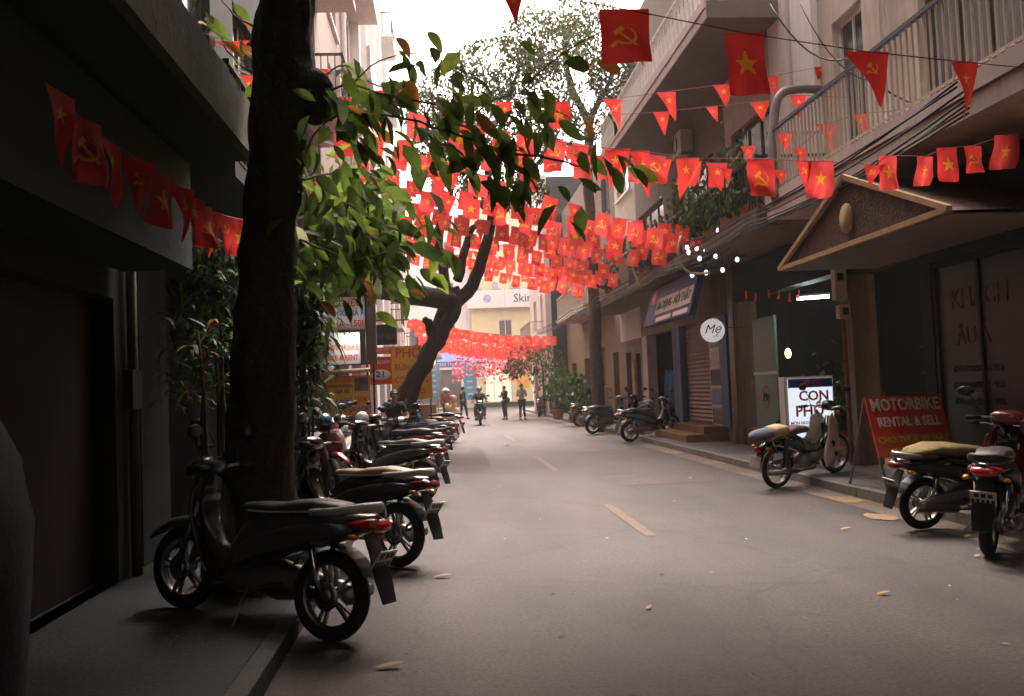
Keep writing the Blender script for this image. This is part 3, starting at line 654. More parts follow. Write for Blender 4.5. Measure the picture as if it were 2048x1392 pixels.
for k in range(4): aircon(('air conditioner left of the Skin signboard top', 'second air conditioner above the Skin signboard', 'third air conditioner above the Skin signboard', 'rightmost air conditioner above the Skin signboard')[k], (2.9+1.6*k, 73, 9.6), 0)
f, w = endfac('house', 'plain cream house closing the side street on the right', 9.6, 34, 74)
wall(f, 0, w, 0, 12, [(2+4*k, 4+4*k, 4.5, 6.5) for k in range(5)], k_cream)
for k in range(5): window(f, 2+4*k, 4+4*k, 4.5, 6.5)
MB().box((0, .31, 0), (w, 8, 11.9)).build('inner_mass', k_dark, f)
# ------------------------------------------------------------------ vegetation
def big_leaf(L_=.24, w=.055, curl=.25):
    """pointed oval leaf, folded along the midrib and drooping; base at origin, along +x"""
    n = 6; vs = []; fs = []
    for i in range(n+1):
        t = i/n; hw = w*sin(pi*min(1, t*.97+.03))**.75*(1-.12*t); x = L_*t; z = -curl*L_*t*t
        vs += [(x, -hw, z+hw*.35), (x, 0, z), (x, hw, z+hw*.35)]
    for i in range(n):
        a = 3*i; fs += [(a, a+3, a+4, a+1), (a+1, a+4, a+5, a+2)]
    return vs, fs
LEAF_ME = []
for k, m in enumerate(k_leaf):
    for q in range(2):
        b = MB(); b.smooth = True; v_, f_ = big_leaf(.21 + .04*q, .052 + .008*q, .12 + .3*q); b.add(v_, f_); LEAF_ME.append(b.mesh('leaf', m))
def leaf_rot(yaw, pit, roll): return Matrix.Rotation(yaw, 4, 'Z') @ Matrix.Rotation(pit, 4, 'Y') @ Matrix.Rotation(roll, 4, 'X')
def wobble(pts, n=4, amp=.05):
    pts = [Vector(p) for p in pts]; o = []
    for i in range(len(pts)-1):
        p0 = pts[max(i-1, 0)]; p1 = pts[i]; p2 = pts[i+1]; p3 = pts[min(i+2, len(pts)-1)]
        for k in range(n):
            t = k/n
            q = .5*((2*p1) + (p2-p0)*t + (2*p0-5*p1+4*p2-p3)*t*t + (3*p1-p0-3*p2+p3)*t**3)
            o.append(q + Vector([R.uniform(-amp, amp) for _ in range(3)]) * (0 if i == 0 and k == 0 else 1))
    return o + [pts[-1]]
def lerp_r(rs, n):
    o = []
    for i in range(len(rs)-1): o += [rs[i] + (rs[i+1]-rs[i])*k/n for k in range(n)]
    return o + [rs[-1]]
def limb(parent, pts, rs, m, name='branch', n=4, seg=10, amp=.02, lump=0):
    b = MB(); P = wobble(pts, n, amp); Rr = lerp_r(rs, n); b.tube(P, Rr, seg)
    if lump:
        for i, v in enumerate(b.v):
            d = noise.noise(Vector(v)*3.1)*lump + abs(noise.noise(Vector((v[0]*16, v[1]*16, v[2]*1.6))))*lump*.9; c = min(P, key=lambda p: (p-Vector(v)).length_squared)
            b.v[i] = tuple(Vector(v) + (Vector(v)-c).normalized()*d)
    return b.build(name, m, parent), P
# -- near tree: dark trunk right at the left kerb
t1 = thing('street_tree', 'big dark-barked tree leaning at the left kerb between the nearest motorbikes', 'tree', (0, 0, 0))
Y1 = 7.1
tr = [(at(525, 1110, Y1).xy, 0.05), ]
path = [gnd(500, 1190), at(515, 980, Y1), at(527, 800, Y1), at(530, 620, Y1), at(540, 450, Y1), at(552, 300, Y1), at(566, 160, Y1), at(575, 0, Y1), at(590, -250, Y1+.1), at(640, -600, Y1+.3)]
path[0] = Vector((path[1].x-.03, Y1, -.05))
limb(t1, path, [.36, .29, .24, .215, .2, .21, .225, .2, .19, .16], k_barkdk, 'trunk', 9, 48, .003, .04)
b = MB(); c = at(628, 195, Y1-.02); b.ball(c, .16, 16, (1.0, .8, 1.5))
for i, v in enumerate(b.v): b.v[i] = tuple(Vector(v) + (Vector(v)-c).normalized()*noise.noise(Vector(v)*6)*.04)
b.build('burl', k_barkdk, t1)
LP = []                                                   # (position, direction) spots for individual leaves
def spray(P, r0, spread, count, ybias=0):
    for _ in range(count):
        i = R.randrange(int(len(P)*r0), len(P)); p = P[i] + Vector((R.gauss(0, spread), R.gauss(0, spread*1.2)+ybias, R.gauss(-spread*.3, spread*.7)))
        LP.append(p)
def tw(pxs, r, cnt, spread=.1, r0=.15):
    pts = [at(x, y, Y) for x, y, Y in pxs]; o, P = limb(t1, pts, [r] + [r*.65]*(len(pts)-2) + [r*.25], mat('twig_bark', (.12, .07, .04), .8, .3, 9, .4), 'twig', 4, 6, .008)
    spray(P, r0, spread, cnt)
tw([(600, 350, 7.0), (625, 275, 6.9), (690, 226, 6.8), (790, 232, 6.6), (890, 262, 6.4), (1000, 300, 6.3), (1100, 318, 6.2), (1190, 340, 6.2)], .014, 130, .19)
tw([(645, 185, 7.0), (700, 172, 6.8), (770, 190, 6.6), (850, 205, 6.5), (940, 235, 6.4)], .012, 60, .16)
tw([(640, 160, 7.0), (690, 130, 7.2), (740, 165, 7.2), (800, 180, 7.0)], .01, 20, .1)
tw([(610, 420, 7.1), (660, 400, 7.3), (720, 420, 7.4), (790, 460, 7.3), (850, 480, 7.1)], .012, 70, .2)
tw([(600, 480, 7.1), (650, 500, 7.3), (720, 520, 7.3), (790, 500, 7.2), (830, 520, 7.2)], .012, 60, .2)
tw([(600, 360, 7.1), (650, 350, 7.3), (720, 340, 7.4), (780, 370, 7.3)], .012, 50, .2)
tw([(520, 150, 7.1), (480, 130, 7.3), (450, 90, 7.4), (430, 40, 7.5)], .012, 26, .12)
tw([(520, 60, 7.1), (470, 30, 7.3), (430, -20, 7.4)], .012, 12, .12)
tw([(990, 300, 6.3), (1020, 350, 6.2), (1010, 400, 6.1)], .006, 14, .09)
tw([(1060, 310, 6.3), (1040, 200, 6.4), (1110, 120, 6.4), (1190, 70, 6.4), (1300, 30, 6.5)], .008, 16, .12)
tw([(700, 172, 6.8), (760, 120, 6.9), (850, 110, 7), (950, 150, 7.1), (1040, 130, 7.2)], .008, 34, .16)
tw([(940, 235, 6.4), (1010, 190, 6.6), (1090, 210, 6.8), (1160, 250, 6.9)], .007, 28, .14)
R.shuffle(LP); lf = []
for i, p in enumerate(LP[:298]):
    u_ = R.random(); px_low = p.z < 3.1
    kind = (0 if u_ < (.7 if px_low else .3) else 1 if u_ < .78 else 2 if u_ < .86 else 3 if u_ < .94 else 4)
    if p.z > 3.5 and p.x < -.2 and u_ > .55: kind = R.choice((2, 3, 4, 1, 1))
    me = LEAF_ME[kind*2 + R.randrange(2)]
    o = link('leaf', me, t1); o.matrix_world = Matrix.Translation(p) @ leaf_rot(R.uniform(-1.0, .6), R.uniform(.2, 1.35), R.uniform(-1.2, 1.2)) @ Matrix.Scale(R.uniform(.6, 1.05), 4)
XTRA = LP[298:][::2]
# unseen crown leaves of the near tree, added above the frame to shade the foreground
def leaf_mass(name, parent, pts, mats, lo, hi, w=.3, loc=None, hang=(.2, 1.3)):
    b = MB(); n = len(mats)
    for p in pts:
        s_ = R.uniform(lo, hi); m_ = leaf_rot(R.uniform(0, 6.28), R.uniform(*hang), R.uniform(-1.3, 1.3)); b.cur = R.choices(range(n), weights=[3, 2, 1][:n])[0] if n > 1 else 0
        q = [(0, 0, 0), (s_*.35, -s_*w, s_*.08), (s_*.72, -s_*w*.8, 0), (s_, 0, -s_*.15), (s_*.72, s_*w*.8, 0), (s_*.35, s_*w, s_*.08)]
        b.add([p + (m_ @ Vector(v)) for v in q], [(0, 1, 2, 3), (0, 3, 4, 5)])
    o = b.build(name, mats, parent, fixn=False); o['kind'] = 'stuff'; return o
pts = []
for _ in range(21000):
    c = R.choice(((-1, 6.5, 7.4, 2.6), (1.2, 4, 7.6, 2.8), (-2, 2.5, 7.0, 2.4), (.5, .5, 7.2, 2.6), (3, 1, 7.8, 2.5), (0, -3, 7, 3), (-1.5, 4.5, 6.6, 2.2), (0, -7, 7.5, 3), (3, -6, 8, 3), (4.5, 2, 8.5, 2), (1.5, 6, 6.8, 1.9), (3.2, 4.6, 6.4, 1.8), (2, 2.6, 5.6, 1.8), (.2, 5, 6.3, 1.8), (1.5, 8.5, 7.4, 1.6), (3.2, 8, 7.4, 1.5)))
    d = Vector((R.gauss(0, 1), R.gauss(0, 1), R.gauss(0, .5))); d = d.normalized()*c[3]*R.random()**.4
    p = Vector(c[:3]) + Vector((d.x, d.y, d.z*.45))
    if p.y > 1 and p.z < 1.55 + .47*p.y + .35: continue
    pts.append(p)
leaf_mass('twig_foliage', t1, XTRA, k_leaf[:3], .16, .28, .24)
leaf_mass('shade_foliage', t1, pts, k_leaf[:3], .2, .32)
for a in ((2.2, 4.5, 8.0), (-2.0, 2.0, 7.6), (3.0, 1, 8.2), (-1.2, 9.0, 8.2), (.5, -2, 7.6)):
    limb(t1, [at(590, -250, Y1+.1), Vector((a[0]*.4-.4, (a[1]+7)/2, 6.6)), Vector(a)], [.15, .1, .04], k_barkdk, 'branch')
# darker hanging mass behind the individual leaves, left centre
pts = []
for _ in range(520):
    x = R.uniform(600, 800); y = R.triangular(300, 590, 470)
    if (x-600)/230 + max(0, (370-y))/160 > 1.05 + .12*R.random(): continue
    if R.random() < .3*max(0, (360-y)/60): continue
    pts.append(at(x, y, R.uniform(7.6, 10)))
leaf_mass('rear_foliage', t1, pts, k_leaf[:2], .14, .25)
# -- climbing strap-leaved plants on the left, right of the trunk
def strap_plant(label, spots, Y0, Y1_, n, L0=.22, L1=.42, stems=5, mats=None):
    t = thing('climbing_plant', label, 'plant', (0, 0, 0)); b = MB()
    for _ in range(n):
        x0, x1, y0, y1 = R.choice(spots); p = at(R.uniform(x0, x1), R.uniform(y0, y1), R.uniform(Y0, Y1_)); l_ = R.uniform(L0, L1); ya = R.uniform(0, 6.28); pi_ = R.uniform(.1, 1.3); w_ = l_*.07
        m_ = Matrix.Rotation(ya, 4, 'Z'); vs = []
        for i in range(5):
            t_ = i/4; ww = w_*sin(pi*(t_*.93+.07)); r_ = l_*t_; z = r_*sin(.5) - pi_*l_*t_*t_*1.1; vs += [p + m_ @ Vector((r_*.8, -ww, z)), p + m_ @ Vector((r_*.8, ww, z))]
        b.cur = 0 if R.random() < .85 else 1
        b.add(vs, [(2*i, 2*i+1, 2*i+3, 2*i+2) for i in range(4)])
    b.build('foliage', mats or [k_strap, k_leaf[1]], t, fixn=False)['kind'] = 'stuff'
    for _ in range(stems):
        x0, x1, y0, y1 = spots[-1]; x = R.uniform(x0+10, x1-10); p = at(x, y0+20, (Y0+Y1_)/2)
        limb(t, [Vector((p.x, p.y, .1)), Vector((p.x+.04, p.y, p.z*.5)), p], [.022, .016, .01], k_bark, 'stem', 4, 6)
    return t
strap_plant('tall strap-leaved plant hanging just right of the big trunk beside the white signs', [(590, 660, 560, 700), (585, 650, 600, 840), (575, 640, 500, 620)], 10.5, 12.5, 1100)
strap_plant('shadowed leafy climber on the dark wall left of the big trunk', [(380, 480, 480, 700), (320, 470, 560, 820), (400, 490, 440, 560)], 7.9, 9.3, 700, .16, .3)
strap_plant('yellowing potted dracaena in deep shade in front of the left wall', [(380, 440, 640, 790)], 7.0, 7.6, 60, .15, .3, 2, [k_strap, k_leaf[3]])
# -- second tree: leaning forked trunk on the left kerb, fine crown over the street
t2 = thing('street_tree', 'leaning forked tree rising over the street beside the yellow noodle sign', 'tree', (0, 0, 0))
YT = 23
p0 = gnd(800, 900); p0 = Vector((at(795, 860, YT).x, YT, -.05))
o, P = limb(t2, [p0, at(812, 800, YT), at(838, 745, YT), at(868, 690, YT), at(890, 640, YT), at(905, 600, YT), at(905, 575, YT)], [.38, .27, .22, .21, .24, .28, .17], k_barkdk, 'trunk', 6, 32, .012, .06)
br = [([(905, 610, YT), (945, 570, YT), (968, 500, YT-.5), (985, 420, YT-.6), (975, 330, YT-.5), (1010, 230, YT), (1040, 120, YT)], [.2, .17, .14, .11, .09, .07, .03]),
      ([(900, 600, YT), (885, 540, YT), (878, 470, YT+.5), (900, 380, YT+.8), (880, 280, YT+1), (860, 180, YT+1)], [.17, .13, .1, .08, .05, .03]),
      ([(915, 560, YT), (940, 470, YT+.5), (960, 440, YT+.5)], [.13, .09, .06]),
      ([(905, 603, YT), (860, 596, YT-1), (780, 580, YT-3), (700, 560, YT-5), (620, 545, YT-7), (560, 535, YT-8)], [.26, .25, .25, .24, .22, .18]),
      ([(868, 700, YT), (858, 650, YT-.3), (850, 640, YT-.4)], [.13, .11, .08]),
      ([(980, 440, YT-.6), (1060, 350, YT-1), (1120, 260, YT-1)], [.07, .05, .02]),
      ([(978, 340, YT-.5), (920, 250, YT), (900, 150, YT)], [.06, .04, .02])]
for p_, r_ in br: limb(t2, [at(*q) for q in p_], r_, k_barkdk, 'branch', 4, 9, .03)
def crown(parent, blobs, n, mats, lo, hi, name='crown'):
    pts = []
    for _ in range(n):
        x, y, Y, rx, ry, rY = R.choice(blobs)
        a = R.uniform(0, 2*pi); q = R.random()**.5
        p = at(x + rx*q*cos(a), y + ry*q*sin(a), Y + R.uniform(-rY, rY))
        if noise.noise(p*.95) < -.22: continue
        pts.append(p)
    return leaf_mass(name, parent, pts, mats, lo, hi)
crown(t2, [(930, 190, 24, 100, 70, 2), (990, 260, 23, 120, 70, 2), (900, 280, 24, 80, 60, 1.5), (1060, 190, 23, 90, 90, 1.5), (1010, 130, 24, 110, 60, 2), (1010, 380, 22, 90, 40, 1), (1090, 80, 23, 90, 60, 1.5), (905, 350, 24, 50, 60, 1), (850, 230, 24, 40, 50, 1)], 17000, k_fine, .07, .13)
# -- third tree: grey trunk on the right kerb, crown in front of the cream houses
t3 = thing('street_tree', 'grey-barked tree on the right pavement half hidden by flags', 'tree', (0, 0, 0)); Y3 = 29
limb(t3, [Vector((at(1196, 800, Y3).x, Y3, -.05)), at(1192, 700, Y3), at(1186, 560, Y3), at(1182, 440, Y3), at(1175, 330, Y3), at(1180, 240, Y3)], [.22, .19, .18, .17, .15, .12], k_bark, 'trunk', 4, 14, .02, .04)
for p_, r_ in (([(1180, 250, Y3), (1150, 190, Y3), (1132, 130, Y3-1), (1128, 50, Y3-1)], [.15, .12, .1, .05]), ([(1178, 240, Y3), (1210, 180, Y3-1), (1240, 90, Y3-1.5)], [.12, .08, .04]), ([(1178, 320, Y3), (1140, 290, Y3-.5), (1090, 270, Y3-1)], [.09, .06, .03])):
    limb(t3, [at(*q) for q in p_], r_, k_barkdk, 'branch', 4, 8, .03)
crown(t3, [(1130, 120, 28, 90, 80, 1.5), (1200, 80, 27, 90, 60, 1.5), (1100, 260, 28, 60, 70, 1.5), (1225, 150, 27, 50, 50, 1), (1180, 220, 28, 50, 60, 1), (1140, 30, 28, 100, 40, 1.5)], 9000, k_fine, .08, .14)
# -- flowering shrub and dark bushes on the right pavement
t4 = thing('flowering_shrub', 'potted shrub with red flowers on the right pavement near the street end', 'plant', (0, 0, 0))
limb(t4, [Vector((at(1088, 800, 44).x, 44, .1)), at(1085, 740, 44), at(1075, 700, 44)], [.06, .05, .03], k_bark, 'trunk')
crown(t4, [(1070, 715, 43, 55, 32, 1), (1095, 735, 42, 40, 45, 1), (1030, 735, 43, 22, 20, .8)], 900, k_fine[:2], .12, .22, 'foliage')
crown(t4, [(1065, 712, 42.5, 50, 30, .8), (1040, 730, 42.5, 30, 22, .8)], 160, [mat('red_flower', (.6, .05, .03), .6, .2, 5, 0, ptr=.3)], .1, .18, 'flowers')
t5 = thing('bush', 'dark green bushes in pots before the long ochre wall', 'plant', (0, 0, 0))
crown(t5, [(1150, 775, 34, 36, 30, .5), (1120, 765, 38, 24, 38, .5), (1180, 790, 32, 24, 24, .4), (1100, 800, 41, 16, 30, .5)], 1000, k_fine[:2], .14, .28, 'foliage')
for x, Y in ((1150, 34), (1182, 32), (1115, 38)):
    c = at(x, 800, Y); MB().lathe([(.2, 0), (.27, .4), (.29, .42), (.25, .42), (.24, .36), (0, .36)], (c.x, Y, .12), n=14).build('pot', k_terr, t5)
    limb(t5, [Vector((c.x, Y, .5)), Vector((c.x+.05, Y, 1.5))], [.04, .02], k_bark, 'stem')
# -- balcony greenery on the right, first floor of the cafe
def planter(label, Y, spots, n, L_=1.2, mats=None, z=4.2, lo=.08, hi=.2):
    t = thing('balcony_planter', label, 'plant', (5.3, Y, z))
    MB().prism([(-.14, 0), (.14, 0), (.17, .26), (-.17, .26)], -L_/2, L_/2).build('planter_box', k_terr, t)
    pts = [Vector((R.gauss(0, .22), R.uniform(-L_/2, L_/2), .25 + abs(R.gauss(0, spots)))) for _ in range(n)]
    leaf_mass('foliage', t, pts, mats or k_fine[:2], lo, hi)
planter('bushy green plants filling the cafe balcony below the jutting balcony', 17.6, .55, 1000, 2.2)
planter('tall leafy plants beside the pipe on the cafe balcony', 15.3, .5, 420, 1.4)
planter('low green plants on the balcony above the roller shutter', 21.5, .4, 700, 2.6)
planter('straggly plants on the balcony past the roller shutter shop', 26.5, .45, 500, 2.2)
# ------------------------------------------------------------------ flags and pennants on strings
FW, FH = .30, .38
def cloth(seed):
    r_ = random.Random(seed); a, b_, c, d = r_.uniform(.02, .06), r_.uniform(0, 6), r_.uniform(.01, .035), r_.uniform(0, 6); sw = r_.uniform(-.07, .07); sk = r_.uniform(-.05, .05)
    def f(x, z):                                              # x -.5..+.5 of width, z 0..-1 of height
        return (x*FW + sk*(-z)*(-z)*.6, a*sin(x*7+b_)*(-z) + c*sin(z*6+d+x*3)*(-z) + sw*z*z, z*FH + .012*sin(x*6+b_)*(-z))
    return f
def emblem_polys(kind):
    if kind == 'star':
        p = [(.30*(1 if k % 2 == 0 else .39)*sin(k*pi/5), .30*(1 if k % 2 == 0 else .39)*cos(k*pi/5)) for k in range(10)]
        return [[(0, 0), p[i], p[(i+1) % 10]] for i in range(10)]
    out = []                                                  # sickle blade, its grip, hammer shaft and head
    k = 12
    for i in range(k):
        a0, a1 = radians(-140 + 215*i/k), radians(-140 + 215*(i+1)/k); w0, w1 = .055*(1-(i/k)**2)+.006, .055*(1-((i+1)/k)**2)+.003
        out.append([((.22-w0)*cos(a0), (.22-w0)*sin(a0)), ((.22+w0*.2)*cos(a0), (.22+w0*.2)*sin(a0)), ((.22+w1*.2)*cos(a1), (.22+w1*.2)*sin(a1)), ((.22-w1)*cos(a1), (.22-w1)*sin(a1))])
    def seg(x0, y0, x1, y1, w):
        dx, dy = x1-x0, y1-y0; l_ = math.hypot(dx, dy); nx, ny = -dy/l_*w/2, dx/l_*w/2
        return [(x0+nx, y0+ny), (x0-nx, y0-ny), (x1-nx, y1-ny), (x1+nx, y1+ny)]
    out += [seg(-.17, -.14, -.29, -.27, .07), seg(-.12, .1, .2, -.24, .055), seg(-.22, .05, -.04, .21, .1)]
    return out
def inpoly(x, z, P_):
    c = False; j = len(P_)-1
    for i in range(len(P_)):
        if (P_[i][1] > z) != (P_[j][1] > z) and x < (P_[j][0]-P_[i][0])*(z-P_[i][1])/(P_[j][1]-P_[i][1]) + P_[i][0]: c = not c
        j = i
    return c
def flag_mesh(shape, emb, seed, cl=None):
    """cloth whose printed emblem is dyed into it: faces inside the emblem take the yellow"""
    f = cloth(seed); b = MB(); b.smooth = True; nx, nz = 40, 46; polys = emblem_polys(emb)
    rect = shape == 'rect'; tip = {'rect': 0, 'tri': .1, 'tril': -.35, 'trir': .42}[shape]
    def xz(i, j):
        t = j/nz
        return (-.5+i/nx, -t) if rect else ((-.5+i/nx)*(1-t)+tip*t, -1.1*t)
    cx, cz, sc = (0, -.5, 1.0) if rect else (tip*.33, -.33, .6)
    b.add([f(*xz(i, j)) for j in range(nz+1) for i in range(nx+1)], [])
    for j in range(nz):
        for i in range(nx):
            x0, z0 = xz(i, j); x1, z1 = xz(i+1, j+1); x, z = (x0+x1)/2, (z0+z1)/2; u_, v_ = (x-cx)/sc, (z-cz)/sc*FH/FW
            b.f.append([j*(nx+1)+i, j*(nx+1)+i+1, (j+1)*(nx+1)+i+1, (j+1)*(nx+1)+i]); b.sm.append(True)
            b.mi.append(1 if abs(u_) < .42 and abs(v_) < .42 and any(inpoly(u_, v_, p_) for p_ in polys) else 0)
    return b.mesh('flag' if rect else 'pennant', [cl or k_red, k_gold])
FM = {('rect', e): [flag_mesh('rect', e, 10+k+(5 if e == 'star' else 0), k_red if k % 2 else k_redlow) for k in range(7)] for e in ('star', 'sickle')}
for s_ in ('tri', 'tril', 'trir'):
    for e in ('star', 'sickle'): FM[(s_, e)] = [flag_mesh(s_, e, 40+k) for k in range(3)]
def put_flag(p, tang, scale, shape, emb, label, group=None, yaw=0, sx=1.0, swing=0):
    me = R.choice(FM[(shape, emb)]); o = link(me.name.split('.')[0], me)
    t = Vector(tang).normalized(); a = math.atan2(t.y, t.x); tilt = math.asin(max(-1, min(1, t.z)))
    o.matrix_world = Matrix.Translation(p) @ Matrix.Rotation(a+yaw, 4, 'Z') @ Matrix.Rotation(-tilt*.7, 4, 'Y') @ Matrix.Rotation(swing, 4, 'X') @ Matrix.Diagonal((scale*sx, scale, scale, 1))
    tag(o, label, 'flag' if shape == 'rect' else 'pennant', group); return o
def string_thing(pts, label, r=.004, m=None, name='flag_string', cat='string', group='strings that carry the flags'):
    o = MB().tube(pts, r, 4).build(name, m or k_string, fixn=False); return tag(o, label, cat, group)
# hand-placed near flags: (x_left, x_right, y_top, y_bottom, shape, emblem, label)
def placed(Y, items, label_str, ends, swing=0):
    ps = []
    for it in items:
        x0, x1, y0, y1, sh, em, lab = it[:7]; Yi = it[7] if len(it) > 7 else Y
        p = at((x0+x1)/2, y0, Yi); sc = (y1-y0)*Yi/F/(FH*(1 if sh == 'rect' else 1.1)); sx = (x1-x0)*Yi/F/FW/sc
        dy = R.uniform(-.12, .12)
        put_flag(p, (cos(ROLL*1.0), dy, sin(ROLL)*0), sc, sh, em, lab, sx=max(.45, sx), swing=swing or R.uniform(-.1, .1)); ps.append(p)
    allp = [at(*e) for e in ends[:1]] + ps + [at(*e) for e in ends[1:]]
    string_thing(allp, label_str)
placed(5.5, [(1000, 1050, -20, 48, 'tri', 'star', 'pink-red pennant cut by the top edge of the picture left of the largest flags'),
             (1196, 1300, 18, 130, 'rect', 'sickle', 'largest red flag with yellow hammer and sickle, top centre-right'),
             (1446, 1530, 66, 200, 'rect', 'star', 'tall red flag with yellow star hanging before the jutting balcony soffit'),
             (1680, 1783, 103, 218, 'trir', 'sickle', 'large dark red pennant in front of the balcony railing'),
             (1897, 1962, 124, 245, 'tri', 'star', 'large dark red pennant hanging at the upper right corner')], 'red string carrying the largest flags across the street', [(700, -60, 5.8), (2200, 150, 5.4)])
placed(8.6, [(1208, 1262, 298, 376, 'tril', 'star', 'red pennant at the tip of the leafy branch'),
             (1258, 1300, 302, 400, 'trir', 'star', 'long narrow pennant second from the leafy branch tip'),
             (1350, 1402, 316, 398, 'tril', 'star', 'red pennant before the green balcony plants'),
             (1490, 1550, 318, 402, 'rect', 'sickle', 'square red flag with clear hammer and sickle right of the balcony plants'),
             (1590, 1625, 322, 385, 'tri', 'sickle', 'small pennant tucked left of the star flag at the balcony slab corner'),
             (1614, 1668, 322, 396, 'rect', 'star', 'red star flag covering the corner of the pale balcony slab'),
             (1727, 1772, 330, 378, 'tril', 'sickle', 'red pennant left of the awning apex', 8.4),
             (1756, 1795, 311, 383, 'rect', 'star', 'narrow flag overlapping the apex of the brown awning', 8.4),
             (1832, 1868, 313, 373, 'rect', 'star', 'first of three flags above the right slope of the awning', 8.2),
             (1870, 1916, 296, 368, 'rect', 'star', 'larger middle flag above the right slope of the awning', 8.2),
             (1926, 1964, 292, 350, 'rect', 'sickle', 'small flag right of the large one above the awning slope', 8.1),
             (1986, 2042, 270, 340, 'rect', 'star', 'red flag at the far right edge above the poster glass', 7.9)], 'red string level with the awning apex', [(1120, 290, 8.8), (2250, 240, 7.8)])
sm = 'small pennant hanging before the railed balcony at the right'
for Yr, its in ((14.2, [(1205, 1243, 198, 262, 'trir', 'sickle'), (1312, 1352, 184, 245, 'trir', 'star'), (1425, 1466, 169, 220, 'tri', 'star'), (1530, 1558, 152, 215, 'trir', 'sickle'), (1628, 1663, 133, 160, 'tril', 'star'), (1665, 1698, 177, 212, 'tri', 'sickle'), (1815, 1843, 96, 136, 'tri', 'star'), (1908, 1937, 72, 122, 'tri', 'star')]),
                (12.8, [(1306, 1340, 224, 276, 'tri', 'star'), (1410, 1436, 213, 246, 'trir', 'sickle'), (1498, 1540, 203, 246, 'tri', 'star'), (1577, 1616, 190, 236, 'tri', 'star'), (1776, 1804, 200, 230, 'tri', 'sickle'), (1835, 1866, 148, 191, 'tri', 'star'), (2000, 2036, 55, 108, 'tri', 'star')]),
                (12.0, [(1480, 1512, 292, 326, 'tri', 'sickle'), (1553, 1586, 268, 305, 'tri', 'star'), (1582, 1612, 296, 330, 'trir', 'star'), (1632, 1672, 248, 312, 'trir', 'star'), (1703, 1735, 228, 276, 'trir', 'sickle'), (1313, 1345, 318, 360, 'tri', 'star'), (1440, 1466, 338, 372, 'tri', 'sickle'), (1545, 1575, 340, 372, 'tri', 'star')])):
    its = sorted(its); p_ = placed(Yr, [i + ('%s small pennant on the %s string before the railed balcony' % (('leftmost', 'second', 'third', 'fourth', 'fifth', 'sixth', 'seventh', 'rightmost')[q_ if q_ < len(its)-1 else 7], 'upper' if Yr > 14 else 'middle' if Yr > 12.5 else 'lower'),) for q_, i in enumerate(its)], 'thin string of small pennants before the balcony at %s height' % ('upper' if Yr > 14 else 'middle' if Yr > 12.5 else 'lower'), [(1150, its[0][2]+10, Yr+1), (2120, 60 if Yr > 12.5 else 190, Yr-1)])
for o in bpy.data.objects:
    if 'string before the railed balcony' in (o.get('label') or ''): o['group'] = 'small pennants before the railed balcony'
placed(12.5, [(1095, 1140, 203, 262, 'rect', 'star', 'red star flag among the fine leaves left of the jutting balcony', 10), (990, 1026, 204, 250, 'tri', 'star', 'pennant with yellow star under the open sky among leaves', 10.5),
              (895, 945, 246, 315, 'rect', 'star', 'hazy red flag hanging behind the leafy branch centre', 9.5), (745, 812, 180, 210, 'tri', 'star', 'sunlit red flag just right of the orange leaves', 9), (1130, 1165, 292, 320, 'rect', 'star', 'red flag tail below the star flag at the leaf tips', 10)],
       'string of flags woven through the leafy branch', [(640, 180, 9), (1250, 200, 11)])
placed(12.5, [(768, 800, 341, 384, 'trir', 'star', 'pennant against the pale block left of centre'), (856, 892, 345, 386, 'tri', 'star', 'pennant before the white wall left of centre'), (1040, 1072, 345, 385, 'rect', 'star', 'flag half hidden by leaves at centre'), (700, 730, 340, 372, 'tri', 'star', 'flag showing through the dense left leaves'), (612, 642, 364, 392, 'rect', 'star', 'red flag glimpsed beside the big trunk')], 'string of flags at the height of the centre leaves', [(560, 350, 12.5), (1300, 330, 12.5)])
placed(9.5, [(428, 500, 82, 108, 'tri', 'star', 'red cloth behind the leaves left of the big trunk'), (480, 512, 150, 210, 'tri', 'star', 'red pennant left of the big trunk among orange leaves'), (630, 660, 138, 172, 'tri', 'star', 'red pennant end showing right of the big trunk')], 'string of flags behind the big trunk', [(380, 60, 9.5), (720, 170, 9.5)])
# the shaded string under the left canopy
ps = []
for i in range(12):
    Y = 4.25 + .36*i; p = Vector((-1.72 - .04*sin(i), Y, 3.0 - .12*sin(pi*i/12) + .015*i)); ps.append(p)
    put_flag(p, (.25, 1, 0), .85, ('tri', 'rect', 'trir')[i % 3], ('star', 'sickle')[i % 2], '%s dim red %s from the left on the string under the left canopy' % (('first', 'second', 'third', 'fourth', 'fifth', 'sixth', 'seventh', 'eighth', 'ninth', 'tenth', 'eleventh', 'twelfth')[i], ('pennant', 'flag', 'pennant')[i % 3]), 'flags shaded by the left canopy', yaw=R.uniform(-.3, .3), swing=R.uniform(-.15, .15))
string_thing(ps, 'string of dim flags running along under the left canopy')
# the many strings zigzagging over the street further on
nflag = sum(1 for o in bpy.data.objects if o.name.startswith('flag') and o.get('category') == 'flag')
used = 0; BUDGET = 290 - nflag; Y = 14.0; k = 0; far = MB()
def far_flag(p, ang, sc, emb, seed):
    f = cloth(seed % 9); M_ = Matrix.Translation(p) @ Matrix.Rotation(ang, 4, 'Z') @ Matrix.Scale(sc, 4)
    far.M = M_; far.cur = 0; far.smooth = True
    far.add([f(-.5+i/5, -j/5) for j in range(6) for i in range(6)], [(j*6+i, j*6+i+1, (j+1)*6+i+1, (j+1)*6+i) for j in range(5) for i in range(5)])
    far.mi[-25+12] = 1
nrows = 0
rows = ('nearest row', 'second row', 'third row', 'fourth row', 'fifth row', 'sixth row', 'seventh row', 'eighth row', 'ninth row', 'tenth row', 'eleventh row', 'twelfth row', 'thirteenth row', 'fourteenth row', 'fifteenth row', 'sixteenth row', 'seventeenth row', 'eighteenth row', 'nineteenth row', 'twentieth row')
